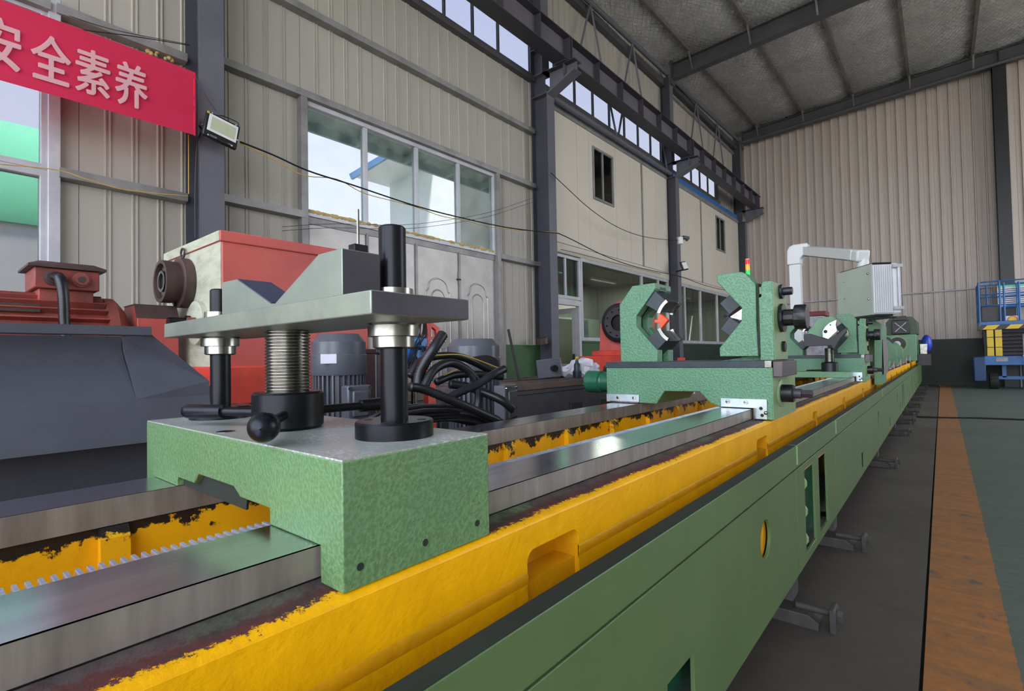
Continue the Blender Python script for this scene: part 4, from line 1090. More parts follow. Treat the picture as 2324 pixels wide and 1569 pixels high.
MB().box(-.44, -.20, 15.5, 15.9, .69, .95).build('tank_bracket', 'graydk', t2)
# guide yokes between the portal and the headstock
yk = None
def yoke(y, lab):
    t = thing('tube_guide', lab, 'tube guide', (-.98, y, .804), 'tube guides on the far bed')
    R = .15; cx, cz = -.92, 1.20
    pts = [(-1.20, .90), (-.62, .90), (-.62, 1.10), (-.72, 1.22)]
    n = 10
    for k in range(n+1):
        a = math.radians(8)-math.radians(196)*k/n; pts.append((cx+R*math.cos(a), cz+R*math.sin(a)))
    pts += [(-1.12, 1.22), (-1.20, 1.12)]
    MB().prism(pts, 'Y', y, y+.14).build('yoke', 'green_smooth', t, bevel=.004)
    MB().box(-1.32, -.60, y-.10, y+.24, .804, .90).build('foot', 'green_smooth', t, bevel=.004)
    MB().ring((cx, y-.03, cz), (0, 1, 0), .145, .10, .05, 28).build('guide_ring', 'graydk', t)
    MB().tube([(cx+.03*math.cos(a), y+.07, cz+.185+.03*math.sin(a)) for a in [2*PI*i/12 for i in range(13)]], .006, 6).build('eye_bolt', 'alu', t)
    return t
y1 = yoke(9.4, 'first round tube guide past the name plate housing')
dup(y1, (0, 2.0, 0), 'second round tube guide, midway to the far headstock')
dup(y1, (0, 3.9, 0), 'third round tube guide, just before the far headstock')
# drooping chain along the guides
t = thing('safety_chain', 'pale chain drooping in loops along the far tube guides', 'chain', (-.58, 9, .8))
ank = [(8.3, .90), (9.9, .88), (11.6, .90), (13.6, .92), (15.2, .93)]
for (a, za), (c, zc) in zip(ank, ank[1:]):
    MB().tube([(-.575, a+(c-a)*k/14, za+(zc-za)*k/14-.10*(1-(2*k/14-1)**2)) for k in range(15)], .008, 6).build('chain_loop', 'rope', t)
for y, z in ank: MB().cyl((-.575, y, .745), (-.575, y, z), .006, n=6).build('chain_post', 'alu', t)

# ================================================================== SECOND, OLDER MACHINE BEHIND
t = thing('old_lathe_bed', 'dark grey older machine bed with oily brown slideways behind the green bed', 'machine bed', (-3.45, 4.2, 0))
MB().box(-3.95, -3.04, -1.5, 8.9, 0, .70).build('bed_casting', 'graydk', t, bevel=.006)
MB().box(-4.02, -3.0, -1.5, 9.0, .74, .80).build('slideway', 'brownsteel', t, bevel=.004)
MB().box(-3.98, -3.02, -1.5, 9.0, .70, .74).build('way_step', 'graydk', t)
for x in (-3.9, -3.55, -3.2): MB().box(x, x+.10, -1.5, 9.0, .80, .812).build('way_strip', 'brownsteel', t)
for y, z in ((2.75, .43), (3.25, .43), (4.6, .43), (5.2, .43)):
    h = MB().box(-3.045, -3.036, y, y+.22, z-.1, z+.12).build('casting_recess', 'seam', t)
    MB().box(-3.036, -3.028, y-.02, y, z-.12, z+.14).build('recess_rim', 'graydk', h)
    MB().box(-3.036, -3.028, y+.22, y+.24, z-.12, z+.14).build('recess_rim', 'graydk', h)
# red gearbox headstock
HX, HY = -3.0, 1.137
t = thing('red_gearbox', 'big red gearbox with pale scuffed end wall and round spindle flange, on the older bed', 'gearbox', (-3.45, 1.6, .812))
MB().box(-3.88, HX, HY, 2.07, 1.02, 1.755).build('case', 'redold', t, bevel=.008)
MB().box(-3.90, HX+.012, HY-.012, 2.08, 1.715, 1.775).build('case_lid', 'redold', t, bevel=.006)
MB().box(-3.875, HX-.006, HY-.004, HY, 1.03, 1.714).build('end_wall', 'beige_end', t)
MB().box(-3.895, HX+.004, HY-.015, HY-.012, 1.718, 1.772).build('lid_end', 'beige_end', t)
MB().box(-3.94, HX+.04, HY-.06, 2.13, .82, 1.03).build('case_base', 'redbright', t, bevel=.008)
for y in (HY+.32, HY+.80): MB().prism(rrect(y-.02, y+.02, .83, .96, .018), 'X', HX+.036, HX+.042).build('bolt_slot', 'seam', t)
MB().box(HX-.3, HX+.03, HY-.14, HY-.06, .82, .93).build('foot_lug', 'redgrime', t, bevel=.004)
for x in (HX-.05, HX-.17): MB().lathe([(.022, 0), (.022, .03), (.012, .03), (.012, .05)], (x, HY-.10, .93), n=10).build('foot_bolt', 'redgrime', t)
SXc, SZ = -3.50, 1.535
fl_ = MB().lathe([(.146, 0), (.150, .005), (.150, .055), (.140, .06), (.122, .06), (.122, .085), (.125, .09), (.125, .145), (.105, .145), (.103, .115), (.07, .11)], (SXc, HY-.004, SZ), (0, -1, 0), 40, cap=False).build('spindle_flange', 'redgrime', t)
MB().ring((SXc, HY-.112, SZ), (0, -1, 0), .100, .060, .018, 36).build('bearing_cover', 'chrome', fl_)
MB().ring((SXc, HY-.132, SZ), (0, -1, 0), .062, .046, .012, 36).build('bore_ring', 'chrome', fl_)
MB().cyl((SXc, HY-.10, SZ), (SXc, HY-.128, SZ), .058, n=32).build('bore', 'seam', fl_)
MB().cyl((SXc, HY-.08, SZ-.130), (SXc, HY-.05, SZ-.132), .010, n=8).build('flange_screw', 'black', fl_)
q = (-3.30, HY, 1.285)
MB().lathe([(.125, 0), (.125, .035), (.115, .04)], q, (0, -1, 0), 36).build('input_cover', 'beige_end', t)
MB().lathe([(.045, 0), (.045, .03), (.03, .035), (.03, .12)], (q[0]-.06, HY-.03, q[2]), (0, -1, 0), 20).build('input_shaft', 'black', t)
MB().cyl((q[0]+.03, HY-.04, q[2]+.01), (q[0]+.03, HY-.08, q[2]+.01), .018, n=10).build('cover_plug', 'redmotor', t)
# lifting eye
MB().tube([(SXc+.03*math.cos(a), HY-.03, 1.715+.03*math.sin(a)) for a in [2*PI*i/12 for i in range(13)]], .006, 6).build('lifting_eye', 'rust', t)
# coupling guard
t = thing('coupling_guard', 'faded red coupling guard with sloped shoulders between motor and gearbox', 'guard', (-3.6, .98, .812))
MB().prism([(-3.75, .82), (-3.45, .82), (-3.45, 1.31), (-3.50, 1.39), (-3.70, 1.39), (-3.75, 1.31)], 'Y', .865, 1.070).build('guard_shell', 'redold', t, bevel=.004)
MB().prism([(-3.452, 1.312), (-3.448, 1.312), (-3.498, 1.394), (-3.702, 1.394), (-3.70, 1.388), (-3.50, 1.388)], 'Y', .862, 1.073).build('guard_top', 'redgrime', t)
# red electric motor
MX, MZ, MR = -3.62, 1.20, .225
t = thing('red_electric_motor', 'dusty red ribbed electric motor with terminal box on the older machine', 'electric motor', (MX, .5, .812))
MB().lathe([(MR-.02, 0), (MR, .01), (MR, .05), (MR-.03, .055), (MR-.03, .60), (MR, .605), (MR, .65), (MR-.02, .67), (MR-.06, .70), (.05, .71)], (MX, .13, MZ), (0, 1, 0), 40).build('housing', 'redmotor', t)
for k in range(26):
    a = math.radians(-130+k*14)
    MB().obox((MX+(MR-.013)*math.cos(a), .46, MZ+(MR-.013)*math.sin(a)), ((math.cos(a), 0, math.sin(a)), (0, 1, 0), (-math.sin(a), 0, math.cos(a))), (.022, .27, .004)).build('cooling_fin', 'redmotor', t)
MB().lathe([(MR-.03, 0), (MR+.004, .02), (MR+.006, .22)], (MX, -.10, MZ), (0, 1, 0), 40).build('fan_cowl', 'redmotor', t)
MB().box(MX-.16, MX+.16, .25, .72, .82, MZ-.15).build('motor_foot', 'redmotor', t, bevel=.008)
tb0 = .44
MB().box(MX-.10, MX+.13, tb0+.02, tb0+.24, MZ+.18, MZ+.245).build('terminal_neck', 'redmotor', t, bevel=.005)
tb = MB().box(MX-.13, MX+.16, tb0, tb0+.26, MZ+.245, MZ+.35).build('terminal_box', 'redmotor', t, bevel=.006)
MB().add([(MX-.155, tb0-.025, MZ+.35), (MX+.185, tb0-.025, MZ+.35), (MX+.185, tb0+.285, MZ+.35), (MX-.155, tb0+.285, MZ+.35), (MX-.155, tb0-.025, MZ+.362), (MX+.185, tb0-.025, MZ+.362), (MX+.185, tb0+.285, MZ+.362), (MX-.155, tb0+.285, MZ+.362),
          (MX-.11, tb0+.02, MZ+.385), (MX+.14, tb0+.02, MZ+.385), (MX+.14, tb0+.24, MZ+.385), (MX-.11, tb0+.24, MZ+.385)],
         [(0, 1, 2, 3), (0, 4, 5, 1), (1, 5, 6, 2), (2, 6, 7, 3), (3, 7, 4, 0), (4, 8, 9, 5), (5, 9, 10, 6), (6, 10, 11, 7), (7, 11, 8, 4), (8, 11, 10, 9)]).build('box_lid', 'redgrime', tb)
for y, nm in ((tb0+.07, 'cable_gland'), (tb0+.18, 'blank_gland')):
    MB().lathe([(.038, 0), (.038, .018), (.028, .02), (.028, .035)], (MX+.16, y, MZ+.298), (1, 0, 0), 20).build(nm, 'redgrime' if nm == 'cable_gland' else 'redmotor', tb)
    MB().cyl((MX+.19, y, MZ+.298), (MX+.197, y, MZ+.298), .018, n=6).build('gland_plug', 'redgrime', tb)
MB().prism([(.30, MZ+.16), (.46, MZ+.16), (.46, MZ+.12), (.30, MZ+.12)], 'X', MX+.15, MX+.18).build('blank_plate', 'redgrime', t)
def corr(pts, r, step=.0065, n=10, k=10):
    P = smoothpts(pts, k); 
    L = [0]
    for a, c in zip(P, P[1:]): L.append(L[-1]+(c-a).length)
    m = max(4, int(L[-1]/step)); out = []; j = 0
    for i in range(m+1):
        s_ = L[-1]*i/m
        while j < len(L)-2 and L[j+1] < s_: j += 1
        f_ = (s_-L[j])/max(1e-9, L[j+1]-L[j]); out.append(P[j].lerp(P[j+1], f_))
    return MB().tube(out, (lambda i: r if i % 2 else r*.86), n)
hs = corr([(MX+.20, tb0+.075, MZ+.30), (MX+.245, tb0+.085, MZ+.285), (MX+.262, tb0+.095, MZ+.20), (MX+.26, tb0+.10, MZ+.05), (MX+.27, tb0+.11, MZ-.15), (MX+.27, tb0+.11, MZ-.38)], .026).build('corrugated_conduit', 'hose', label='black corrugated conduit hanging down from the red motor terminal box', cat='hose', angle=80)
# sheet metal tray in front of it
TX = -1.90
t = thing('chip_tray', 'dark blue grey sheet metal tray with slanted end behind the near rails', 'tray', (-2.1, -.2, 0))
tp = sx([(345, 742), (475, 865), (475, 897)], TX)
y0 = -1.6
zt_ = tp[0][1]; yt = tp[0][0]; ye, z1_ = tp[1]; z2_ = tp[2][1]
MB().box(TX-.05, TX, y0, yt, zt_-.028, zt_).build('top_lip', 'graytray', t, bevel=.002)
# sloping inner panel
MB().add([(TX-.10, y0, zt_-.075), (TX-.10, .46, zt_-.075), (TX-.004, .475, z2_), (TX-.004, y0, z2_), (TX-.13, y0, zt_-.075), (TX-.13, .46, zt_-.075), (TX-.03, .475, z2_), (TX-.03, y0, z2_)],
         [(0, 1, 2, 3), (4, 7, 6, 5), (0, 4, 5, 1), (1, 5, 6, 2), (2, 6, 7, 3), (3, 7, 4, 0)]).build('sloping_panel', 'graytray', t)
MB().add([(TX-.10, .46, zt_-.03), (TX-.02, yt, zt_-.02), (TX, ye, z1_), (TX, ye, z2_), (TX-.004, .475, z2_),
          (TX-.13, .46, zt_-.03), (TX-.05, yt, zt_-.02), (TX-.03, ye, z1_), (TX-.03, ye, z2_), (TX-.034, .475, z2_)],
         [(0, 1, 2), (0, 2, 4), (2, 3, 4), (5, 7, 6), (5, 9, 7), (7, 9, 8), (0, 5, 6, 1), (1, 6, 7, 2), (2, 7, 8, 3), (3, 8, 9, 4), (4, 9, 5, 0)]).build('end_panel', 'graytray', t, angle=10)
MB().box(TX-.13, TX-.10, y0, .46, zt_-.08, zt_-.028).build('lip_return', 'graytray', t)
MB().add([(TX, y0, z2_), (TX, ye, z2_), (TX+.035, ye, z2_-.13), (TX+.035, y0, z2_-.13), (TX-.03, y0, z2_), (TX-.03, ye, z2_), (TX, ye, z2_-.13), (TX, y0, z2_-.13)],
         [(0, 1, 2, 3), (4, 7, 6, 5), (0, 4, 5, 1), (1, 5, 6, 2), (2, 6, 7, 3), (3, 7, 4, 0)]).build('skirt', 'graytray', t)
MB().box(TX-.6, TX-.12, y0, ye, 0, z2_-.01).build('tray_body', 'graytray', t)
# red chuck headstock further on
YC = 6.4
t = thing('red_chuck_head', 'red stepped headstock with a big black faceplate behind the nearest steady rest', 'headstock', (-3.4, YC+.4, .812))
MB().box(-3.88, -3.20, YC-.30, YC+.80, .812, 1.05).build('lower_step', 'redbright', t, bevel=.008)
MB().box(-3.79, -3.22, YC-.10, YC+.76, 1.05, 1.12).build('upper_step', 'redbright', t, bevel=.008)
MB().prism([(-3.74, 1.12), (-3.24, 1.12), (-3.20, 1.50), (-3.22, 1.72), (-3.28, 1.80), (-3.46, 1.80), (-3.62, 1.66), (-3.70, 1.52), (-3.72, 1.50)], 'Y', YC+.02, YC+.70).build('case', 'redold', t, bevel=.006)
MB().lathe([(.26, 0), (.27, .01), (.27, .08), (.25, .09), (.18, .09), (.17, .06)], (-3.38, YC+.02, 1.50), (0, -1, 0), 44).build('faceplate', 'blackpaint', t)
MB().ring((-3.38, YC-.071, 1.50), (0, -1, 0), .21, .11, .012, 40).build('faceplate_ring', 'graydk', t)
for k in range(10):
    a = k*PI/5+.2; MB().cyl((-3.38+.175*math.cos(a), YC-.083, 1.50+.175*math.sin(a)), (-3.38+.175*math.cos(a), YC-.092, 1.50+.175*math.sin(a)), .013, n=8).build('faceplate_bolt', 'black', t)
MB().box(-3.06, -3.02, 7.55, 7.75, .812, 1.0).build('orange_block', 'redbright', label='orange painted block at the foot of the third column behind the steady rest', cat='block')
# machine lamp, bottle and plastic bag on the older bed
t = thing('junction_box', 'grey tilted junction box lying on the older bed ways', 'box', (-3.2, 4.5, .812))
b = MB().obox((-3.25, 4.52, .93), ((.85, .45, .1), (-.5, .85, .0), (0, -.15, 1)), (.13, .09, .10)).build('box', 'graymotor', t, bevel=.006)
MB().cyl((-3.13, 4.42, .93), (-3.08, 4.38, .93), .035, n=14).build('knob', 'black', b)
t = thing('pump_bottle', 'small dark bottle with a yellow topped pump beside the plastic bag', 'bottle', (-3.12, 4.86, .812))
MB().lathe([(.045, 0), (.048, .01), (.048, .07), (.035, .09), (.034, .15), (.02, .17), (.016, .2)], (-3.12, 4.86, .812), n=20).build('bottle', 'slate', t)
MB().ball((-3.12, 4.86, 1.03), .02, 12).build('pump_head', 'yelhaz', t)
MB().cyl((-3.12, 4.86, 1.03), (-3.07, 4.80, 1.03), .006, n=8).build('pump_spout', 'chrome', t)
def crumple(name, c, s, mat, lab, cat):
    b = MB().ball(c, 1, 22, s); random.seed(5)
    b.v = [(x+random.uniform(-.03, .03), y+random.uniform(-.04, .04), max(.813, z+random.uniform(-.03, .03)+(.05 if x > c[0] else 0))) for x, y, z in b.v]
    return b.build(name, mat, label=lab, cat=cat, angle=20)
crumple('plastic_bag', (-3.25, 5.12, .86), (.20, .24, .11), 'paper', 'crumpled white plastic bag lying on the older bed', 'bag')
crumple('metal_rag', (-3.1, 5.50, .83), (.07, .09, .04), 'rust', 'brown oily rag next to the white plastic bag', 'rag')
MB().tube([(-3.02, 4.9, .82), (-2.99, 5.1, .83), (-3.0, 5.4, .82)], .005, 6).build('thin_cable', 'cable', label='thin black cable lying along the edge of the older bed', cat='cable')
MB().cyl((-3.4, 4.02, 1.34), (-3.42, 4.20, .815), .014, n=10).build('steel_bar', 'rust', label='dark steel bar leaning against the wall between door and second column', cat='bar')
MB().lathe([(.10, 0), (.10, .10), (.08, .11)], (-5.35, 7.25, 1.28), (0, -.2, 1), 18).build('red_reel', 'redgrime', label='dull red reel resting on the green ledge beside the second column', cat='reel')
# hydraulic unit with two upright grey motors
t = thing('hydraulic_tank', 'dark steel tank the two upright grey motors stand on', 'tank', (-2.15, 2.0, 0))
MB().box(-2.62, -1.72, 1.15, 2.75, 0, .56).build('tank', 'graydk', t, bevel=.01)
def upright(x, y, R, H, z0, lab):
    t = thing('upright_motor', lab, 'electric motor', (x, y, z0), 'grey upright motors')
    MB().lathe([(R*1.02, 0), (R*1.02, .03), (R*.84, .035), (R*.84, H-.19)], (x, y, z0), n=36).build('stator', 'graymotor', t)
    for k in range(32):
        a = 2*PI*k/32
        MB().obox((x+R*.90*math.cos(a), y+R*.90*math.sin(a), z0+(H-.17)/2+.01), ((math.cos(a), math.sin(a), 0), (-math.sin(a), math.cos(a), 0), (0, 0, 1)), (R*.08, .004, (H-.22)/2)).build('cooling_fin', 'graymotor', t)
    cw = MB().lathe([(R*1.0, -.01), (R*1.03, 0), (R*1.03, .085), (R*1.0, .09), (R*1.0, .150), (R*.76, .190), (R*.0, .193)], (x, y, z0+H-.19), n=40, cap=False).build('fan_cowl', 'graymotor', t)
    return t
um = upright(-2.28, 1.40, .128, .62, .561, 'grey upright motor with fan cowl and lidded terminal box behind the jack screw')
c = Vector((-2.28, 1.40, 0)); dv = Vector((.79, -.61, 0)).normalized(); sd = Vector((-dv.y, dv.x, 0))
def tbox(par, c, dv, off, z, hw, hh):
    sd = Vector((-dv.y, dv.x, 0))
    o = MB().obox(c+dv*off+Vector((0, 0, z)), (dv, sd, (0, 0, 1)), (.035, hw, hh)).build('terminal_box', 'graymotor', par, bevel=.008)
    MB().obox(c+dv*(off+.04)+Vector((0, 0, z)), (dv, sd, (0, 0, 1)), (.008, hw*.66, hh*.7)).build('box_cover', 'graymotor', o, bevel=.006)
    for i in (-1, 1):
        for j in (-1, 1): MB().cyl(c+dv*(off+.034)+sd*(hw*.84*i)+Vector((0, 0, z+hh*.84*j)), c+dv*(off+.042)+sd*(hw*.84*i)+Vector((0, 0, z+hh*.84*j)), .008, n=10).build('lid_screw', 'chrome', o)
    return o
tbox(um, c, (Vector((.99, -.08, 0))).normalized(), .165, .85, .060, .085)
um2 = upright(-2.0, 2.06, .145, .595, .561, 'larger grey upright motor behind the tangle of black hoses')
tbox(um2, Vector((-2.0, 2.06, 0)), Vector((.95, .30, 0)).normalized(), .19, .80, .085, .105)
a = Vector((-2.28, 1.40, 0)); dd = Vector((.85, -.53, 0)).normalized()
p_ = a+dd*.1325; sd_ = Vector((-dd.y, dd.x, 0))
lb = MB().obox(p_-sd_*.045+Vector((0, 0, 1.06)), (dd, sd_, (0, 0, 1)), (.0012, .035, .022)).build('rating_label', 'paper', um)
# blue valve, orange bracket, hanging wires behind
t = thing('blue_valve', 'bright blue cast valve body behind the right guide post', 'valve', (-2.75, 2.55, .56))
q = at_x(938, 790, -2.75)
MB().box(q.x-.06, q.x+.06, q.y-.08, q.y+.08, q.z+.0, q.z+.07).build('valve_cap', 'bluevalve', t, bevel=.01)
MB().lathe([(.05, 0), (.055, .01), (.055, .14), (.05, .15)], (q.x, q.y-.085, q.z-.05), (0, 1, 0), 20).build('valve_body', 'bluevalve', t)
MB().cyl((q.x, q.y, q.z-.05), (q.x, q.y, q.z-.16), .035, n=16).build('valve_neck', 'bluevalve', t)
MB().cyl((q.x, q.y, 0), (q.x, q.y, q.z-.16), .02, n=12).build('pipe', 'chrome', t)
MB().lathe([(.03, 0), (.03, .012)], (q.x+.055, q.y, q.z-.045), (1, 0, 0), 16).build('side_plug', 'bluevalve', t)
q = at_x(862, 790, -2.75)
t = thing('motor_starter', 'black box standing beside the grey upright motor', 'box', (q.x, q.y, .56))
MB().box(q.x-.1, q.x+.1, q.y-.1, q.y+.12, 0, 1.09).build('box', 'blackpaint', t, bevel=.01)
MB().box(q.x-.08, q.x+.08, q.y-.08, q.y+.10, 1.09, 1.12).build('box_cap', 'blackpaint', t, bevel=.005)
# orange bracket
q0 = at_x(985, 760, -2.75)
t = thing('orange_bracket', 'orange steel bracket with a cut out behind the hanging wires', 'bracket', (q0.x, q0.y, .80))
op = sx([(970, 735), (980, 733), (996, 745), (996, 768), (974, 772), (974, 800), (968, 850), (962, 850), (966, 770)], -2.78)
hol = sx([(978, 742), (988, 750), (990, 764), (977, 766)], -2.78)
MB().plate(op, [hol], 'X', -2.80, -2.77).build('plate', 'redbright', t, bevel=.002, seg=1)
MB().box(-2.83, -2.78, q0.y-.035, q0.y+.035, 0, .88).build('bracket_stem', 'redbright', t)
random.seed(3)
t = thing('wire_bundle', 'bundle of thin black wires hanging in front of the orange bracket', 'wires', (-2.7, 2.75, .9))
for k in range(16):
    x0 = 955+random.uniform(-8, 14); x1 = 958+random.uniform(-40, 12); X = -2.72+random.uniform(-.03, .03)
    pts = [at_x(x0, 725, X), at_x(x0+random.uniform(-6, 6), 755, X), at_x((x0+x1)/2+random.uniform(-6, 6), 790, X+.02), at_x(x1, 835+random.uniform(0, 15), X+.03)]
    MB().tube(smoothpts(pts, 4), .0035, 5).build('wire', 'hose', t)
# tangle of corrugated hoses
def px_(pts): return [at_x(x, y, X) for x, y, X in pts]
HO = [
    ('thick corrugated hose rising to a rounded tip above the grey motor', [(948, 880, -1.66), (952, 850, -1.66), (966, 820, -1.64), (985, 790, -1.62), (1006, 758, -1.62)], .021),
    ('corrugated hose arching high over the tangle', [(930, 855, -1.72), (955, 820, -1.72), (1000, 808, -1.72), (1050, 812, -1.70), (1095, 832, -1.70), (1120, 846, -1.72)], .016),
    ('hose looping down through the middle of the tangle', [(962, 880, -1.62), (985, 840, -1.62), (1022, 824, -1.62), (1060, 840, -1.60), (1082, 870, -1.58), (1086, 905, -1.58), (1082, 932, -1.58)], .017),
    ('corrugated hose crossing upward to the right', [(1010, 908, -1.56), (1045, 890, -1.54), (1085, 872, -1.52), (1120, 850, -1.50), (1144, 838, -1.50)], .016),
    ('long corrugated hose running down to the rail', [(930, 878, -1.55), (965, 885, -1.54), (1020, 907, -1.50), (1075, 930, -1.47), (1130, 955, -1.45)], .0165),
    ('corrugated hose ending in a blunt tip above the rail', [(1020, 872, -1.66), (1060, 878, -1.62), (1100, 892, -1.56), (1140, 910, -1.50), (1165, 930, -1.48)], .018),
    ('hose half hidden behind the crossing hoses', [(990, 868, -1.72), (1030, 852, -1.72), (1085, 850, -1.70), (1140, 856, -1.66)], .016),
]
for lab, pts, r in HO:
    corr(px_(pts), r*1.15, step=.0058, n=10).build('corrugated_hose', 'hose', label=lab, cat='hose', group='tangle of corrugated hoses', angle=80)
random.seed(11)
cx_, cy_ = at_x(975, 925, -1.72).y, 0
t = thing('hose_coil', 'heap of coiled smooth black hoses under the corrugated ones', 'hose', (-1.72, cx_, .56))
for k in range(26):
    r = .09+.011*k; pts = []
    for j in range(25):
        a = 2*PI*j/24
        pts.append((-1.66+.10*math.cos(a)+.05*math.sin(k*2.1), cx_+r*1.15*math.cos(a+.4)+.05, max(.580+.001*k, .74+(r*.50)*math.sin(a)+.02*math.sin(k)-.004*k+.02)))
    MB().tube(pts, .0105, 8).build('coil', 'hose', t)
MB().box(-1.90, -1.52, cx_-.30, cx_+.52, .565, .70).build('coil_base', 'hose', t, bevel=.03)
pts = px_([(988, 807, -1.70), (1040, 805, -1.68), (1075, 814, -1.66), (1130, 835, -1.66)])
MB().tube(smoothpts(pts, 5), .003, 6).build('earth_wire', 'cableyel', label='thin yellow earth wire lying over the hose tangle', cat='wire')
pts = px_([(1008, 852, -1.7), (1040, 838, -1.7)])
MB().tube(pts, .003, 6).build('earth_wire', 'cableyel', label='short yellow wire end inside the hose tangle', cat='wire')
t = thing('black_leads', 'thin black leads looped over the larger grey motor', 'wires', (-1.8, 2.0, .9))
for k in range(5):
    pts = px_([(1075, 812+k*2, -1.80), (1105, 808+k*3, -1.80), (1128, 818+k*4, -1.80), (1133, 836+k*2, -1.80)]); MB().tube(smoothpts(pts, 5), .0045, 6).build('lead', 'cable', t)

# ================================================================== BANNER, LAMPS, CABLES ON THE WALL
XBn = -5.13
t = thing('banner', 'red cloth banner with pale Chinese characters hung across the tall window', 'banner', (XBn, .6, 3.1))
N = 90; Kz = 12; v = []; f = []
def ztopb(y): return 3.685+.012*math.sin(y*1.4)
def zbotb(y): return 3.105+.008*math.sin(y*1.1)
def bx(y, k): return XBn+.006*math.sin(k*1.1+y*.8)+.003*math.sin(k*2.3-y*2)+ (.012*math.sin(k*2.9) if y > 1.5 else 0)
ya, yb_ = -1.6, 1.728
for i in range(N+1):
    y = ya+(yb_-ya)*i/N
    for k in range(Kz+1):
        v.append((bx(y, k), y, zbotb(y)+(ztopb(y)-zbotb(y))*k/Kz))
for i in range(N):
    for k in range(Kz): a = i*(Kz+1)+k; f.append((a, a+1, a+Kz+2, a+Kz+1))
MB().add(v, f).build('cloth', 'banner', t, angle=180)
MB().tube([(XBn, 1.722, 3.11+.57*k/10) for k in range(11)], .010, 6).build('end_hem', 'banner', t)
def textmesh(body, size, yc, zc, X, depth, mat, parent, name, bold=.0, sx_=1):
    cu = bpy.data.curves.new('txt', 'FONT'); cu.body = body; cu.size = size; cu.align_x = 'CENTER'; cu.align_y = 'CENTER'; cu.offset = bold; cu.extrude = depth
    ob = bpy.data.objects.new('txt', cu); COL.objects.link(ob)
    dg = bpy.context.evaluated_depsgraph_get(); dg.update()
    me = bpy.data.meshes.new_from_object(ob.evaluated_get(dg))
    bpy.data.objects.remove(ob)
    if len(me.vertices) == 0: return None
    xs = [q.co.x for q in me.vertices]; zs = [q.co.y for q in me.vertices]
    mx, mz = (min(xs)+max(xs))/2, (min(zs)+max(zs))/2
    o_ = parent['org_']
    for q in me.vertices:
        x, y, z = q.co; q.co = (X+z-o_[0], yc+(x-mx)*sx_-o_[1], zc+(y-mz)-o_[2])
    me.materials.clear(); me.materials.append(M[mat])
    o = bpy.data.objects.new(name, me); COL.objects.link(o); o.parent = parent; o['org_'] = list(o_)
    return o
for ch, yc in (('安', .47), ('全', .742), ('素', .992), ('养', 1.245)):
    co = textmesh(ch, .385, yc, 3.375, XBn+.018, .0006, 'bannerchar', t, 'character', 0, .60)
    if co:
        bm = bmesh.new()
        for k, (dy, dz) in enumerate(((0, 0), (.006, .0), (-.006, 0), (0, .005), (0, -.005), (.005, .004), (-.005, -.004))):
            g = bmesh.new(); g.from_mesh(co.data)
            for q in g.verts: q.co += Vector((.0002*k, dy, dz))
            me_ = bpy.data.meshes.new('tmp'); g.to_mesh(me_); bm.from_mesh(me_); g.free(); bpy.data.meshes.remove(me_)
        bm.to_mesh(co.data); bm.free()
# ties and cords
MB().tube(px2 := [at_x(443, 170, -5.13), at_x(470, 225, -5.1), at_x(490, 252, -5.08)], .005, 6).build('tie_cord', 'cable', label='twisted black cord from the banner corner to the floodlight', cat='cord')
MB().tube(smoothpts([at_x(0, 28, -5.16), at_x(130, 60, -5.2), at_x(300, 82, -5.25), at_x(430, 103, -5.25)], 6), .004, 6).build('tie_cord', 'cable', label='upper black cord running above the banner to the near column', cat='cord')
MB().tube(smoothpts([at_x(140, 30, -5.55), at_x(260, 68, -5.5), at_x(430, 101, -5.3)], 6), .003, 6).build('tie_cord', 'cable', label='thin cord from the tall window frame to the near column', cat='cord')
MB().tube(smoothpts([at_x(0, 373, -5.45), at_x(130, 386, -5.45), at_x(200, 408, -5.42), at_x(290, 432, -5.40), at_x(425, 445, -5.38)], 6), .004, 6).build('wall_cable', 'cableyel', label='yellow cable drooping along the low girt left of the near column', cat='cable')
MB().tube([at_x(428, 306, -5.30), at_x(428, 440, -5.30)], .004, 6).build('wall_cable', 'cableyel', label='yellow cable dropping from the banner corner to the girt', cat='cable')
MB().tube(smoothpts([at_x(456, 300, -5.24), at_x(447, 330, -5.24), at_x(443, 430, -5.24), at_x(443, 540, -5.24)], 6), .006, 6).build('wall_cable', 'cable', label='black cable running down the near column from the floodlight', cat='cable')
P1 = [(545, 322), (620, 352), (700, 388), (800, 420), (945, 468), (1054, 496), (1160, 518), (1268, 530)]
MB().tube(smoothpts([at_x(x, y, -5.12) for x, y in P1], 6), .009, 6).build('wall_cable', 'cable', label='thick black cable sagging across the big window to the second column', cat='cable')
P2 = [(545, 325), (620, 362), (690, 398), (765, 407), (830, 440), (935, 467), (1000, 490), (1060, 502), (1130, 518), (1268, 528)]
MB().tube(smoothpts([at_x(x, y, -5.13) for x, y in P2], 6), .005, 6).build('wall_cable', 'cableyel', label='thin yellow cable twisted round the black one across the big window', cat='cable')
P3 = [(1268, 530), (1300, 545), (1370, 580), (1440, 605), (1517, 622), (1545, 628), (1600, 648), (1650, 660)]
MB().tube(smoothpts([at_x(x, y, -5.22) for x, y in P3], 6), .009, 6).build('wall_cable', 'cable', label='black cable running on past the cream partition to the third column', cat='cable')
P4 = [(1250, 392), (1290, 430), (1340, 475), (1400, 515), (1460, 537), (1530, 546), (1552, 545)]
MB().tube(smoothpts([at_x(x, y, -5.2) for x, y in P4], 6), .007, 6).build('wall_cable', 'cable', label='black cable sagging below the upper partition window to the camera', cat='cable')
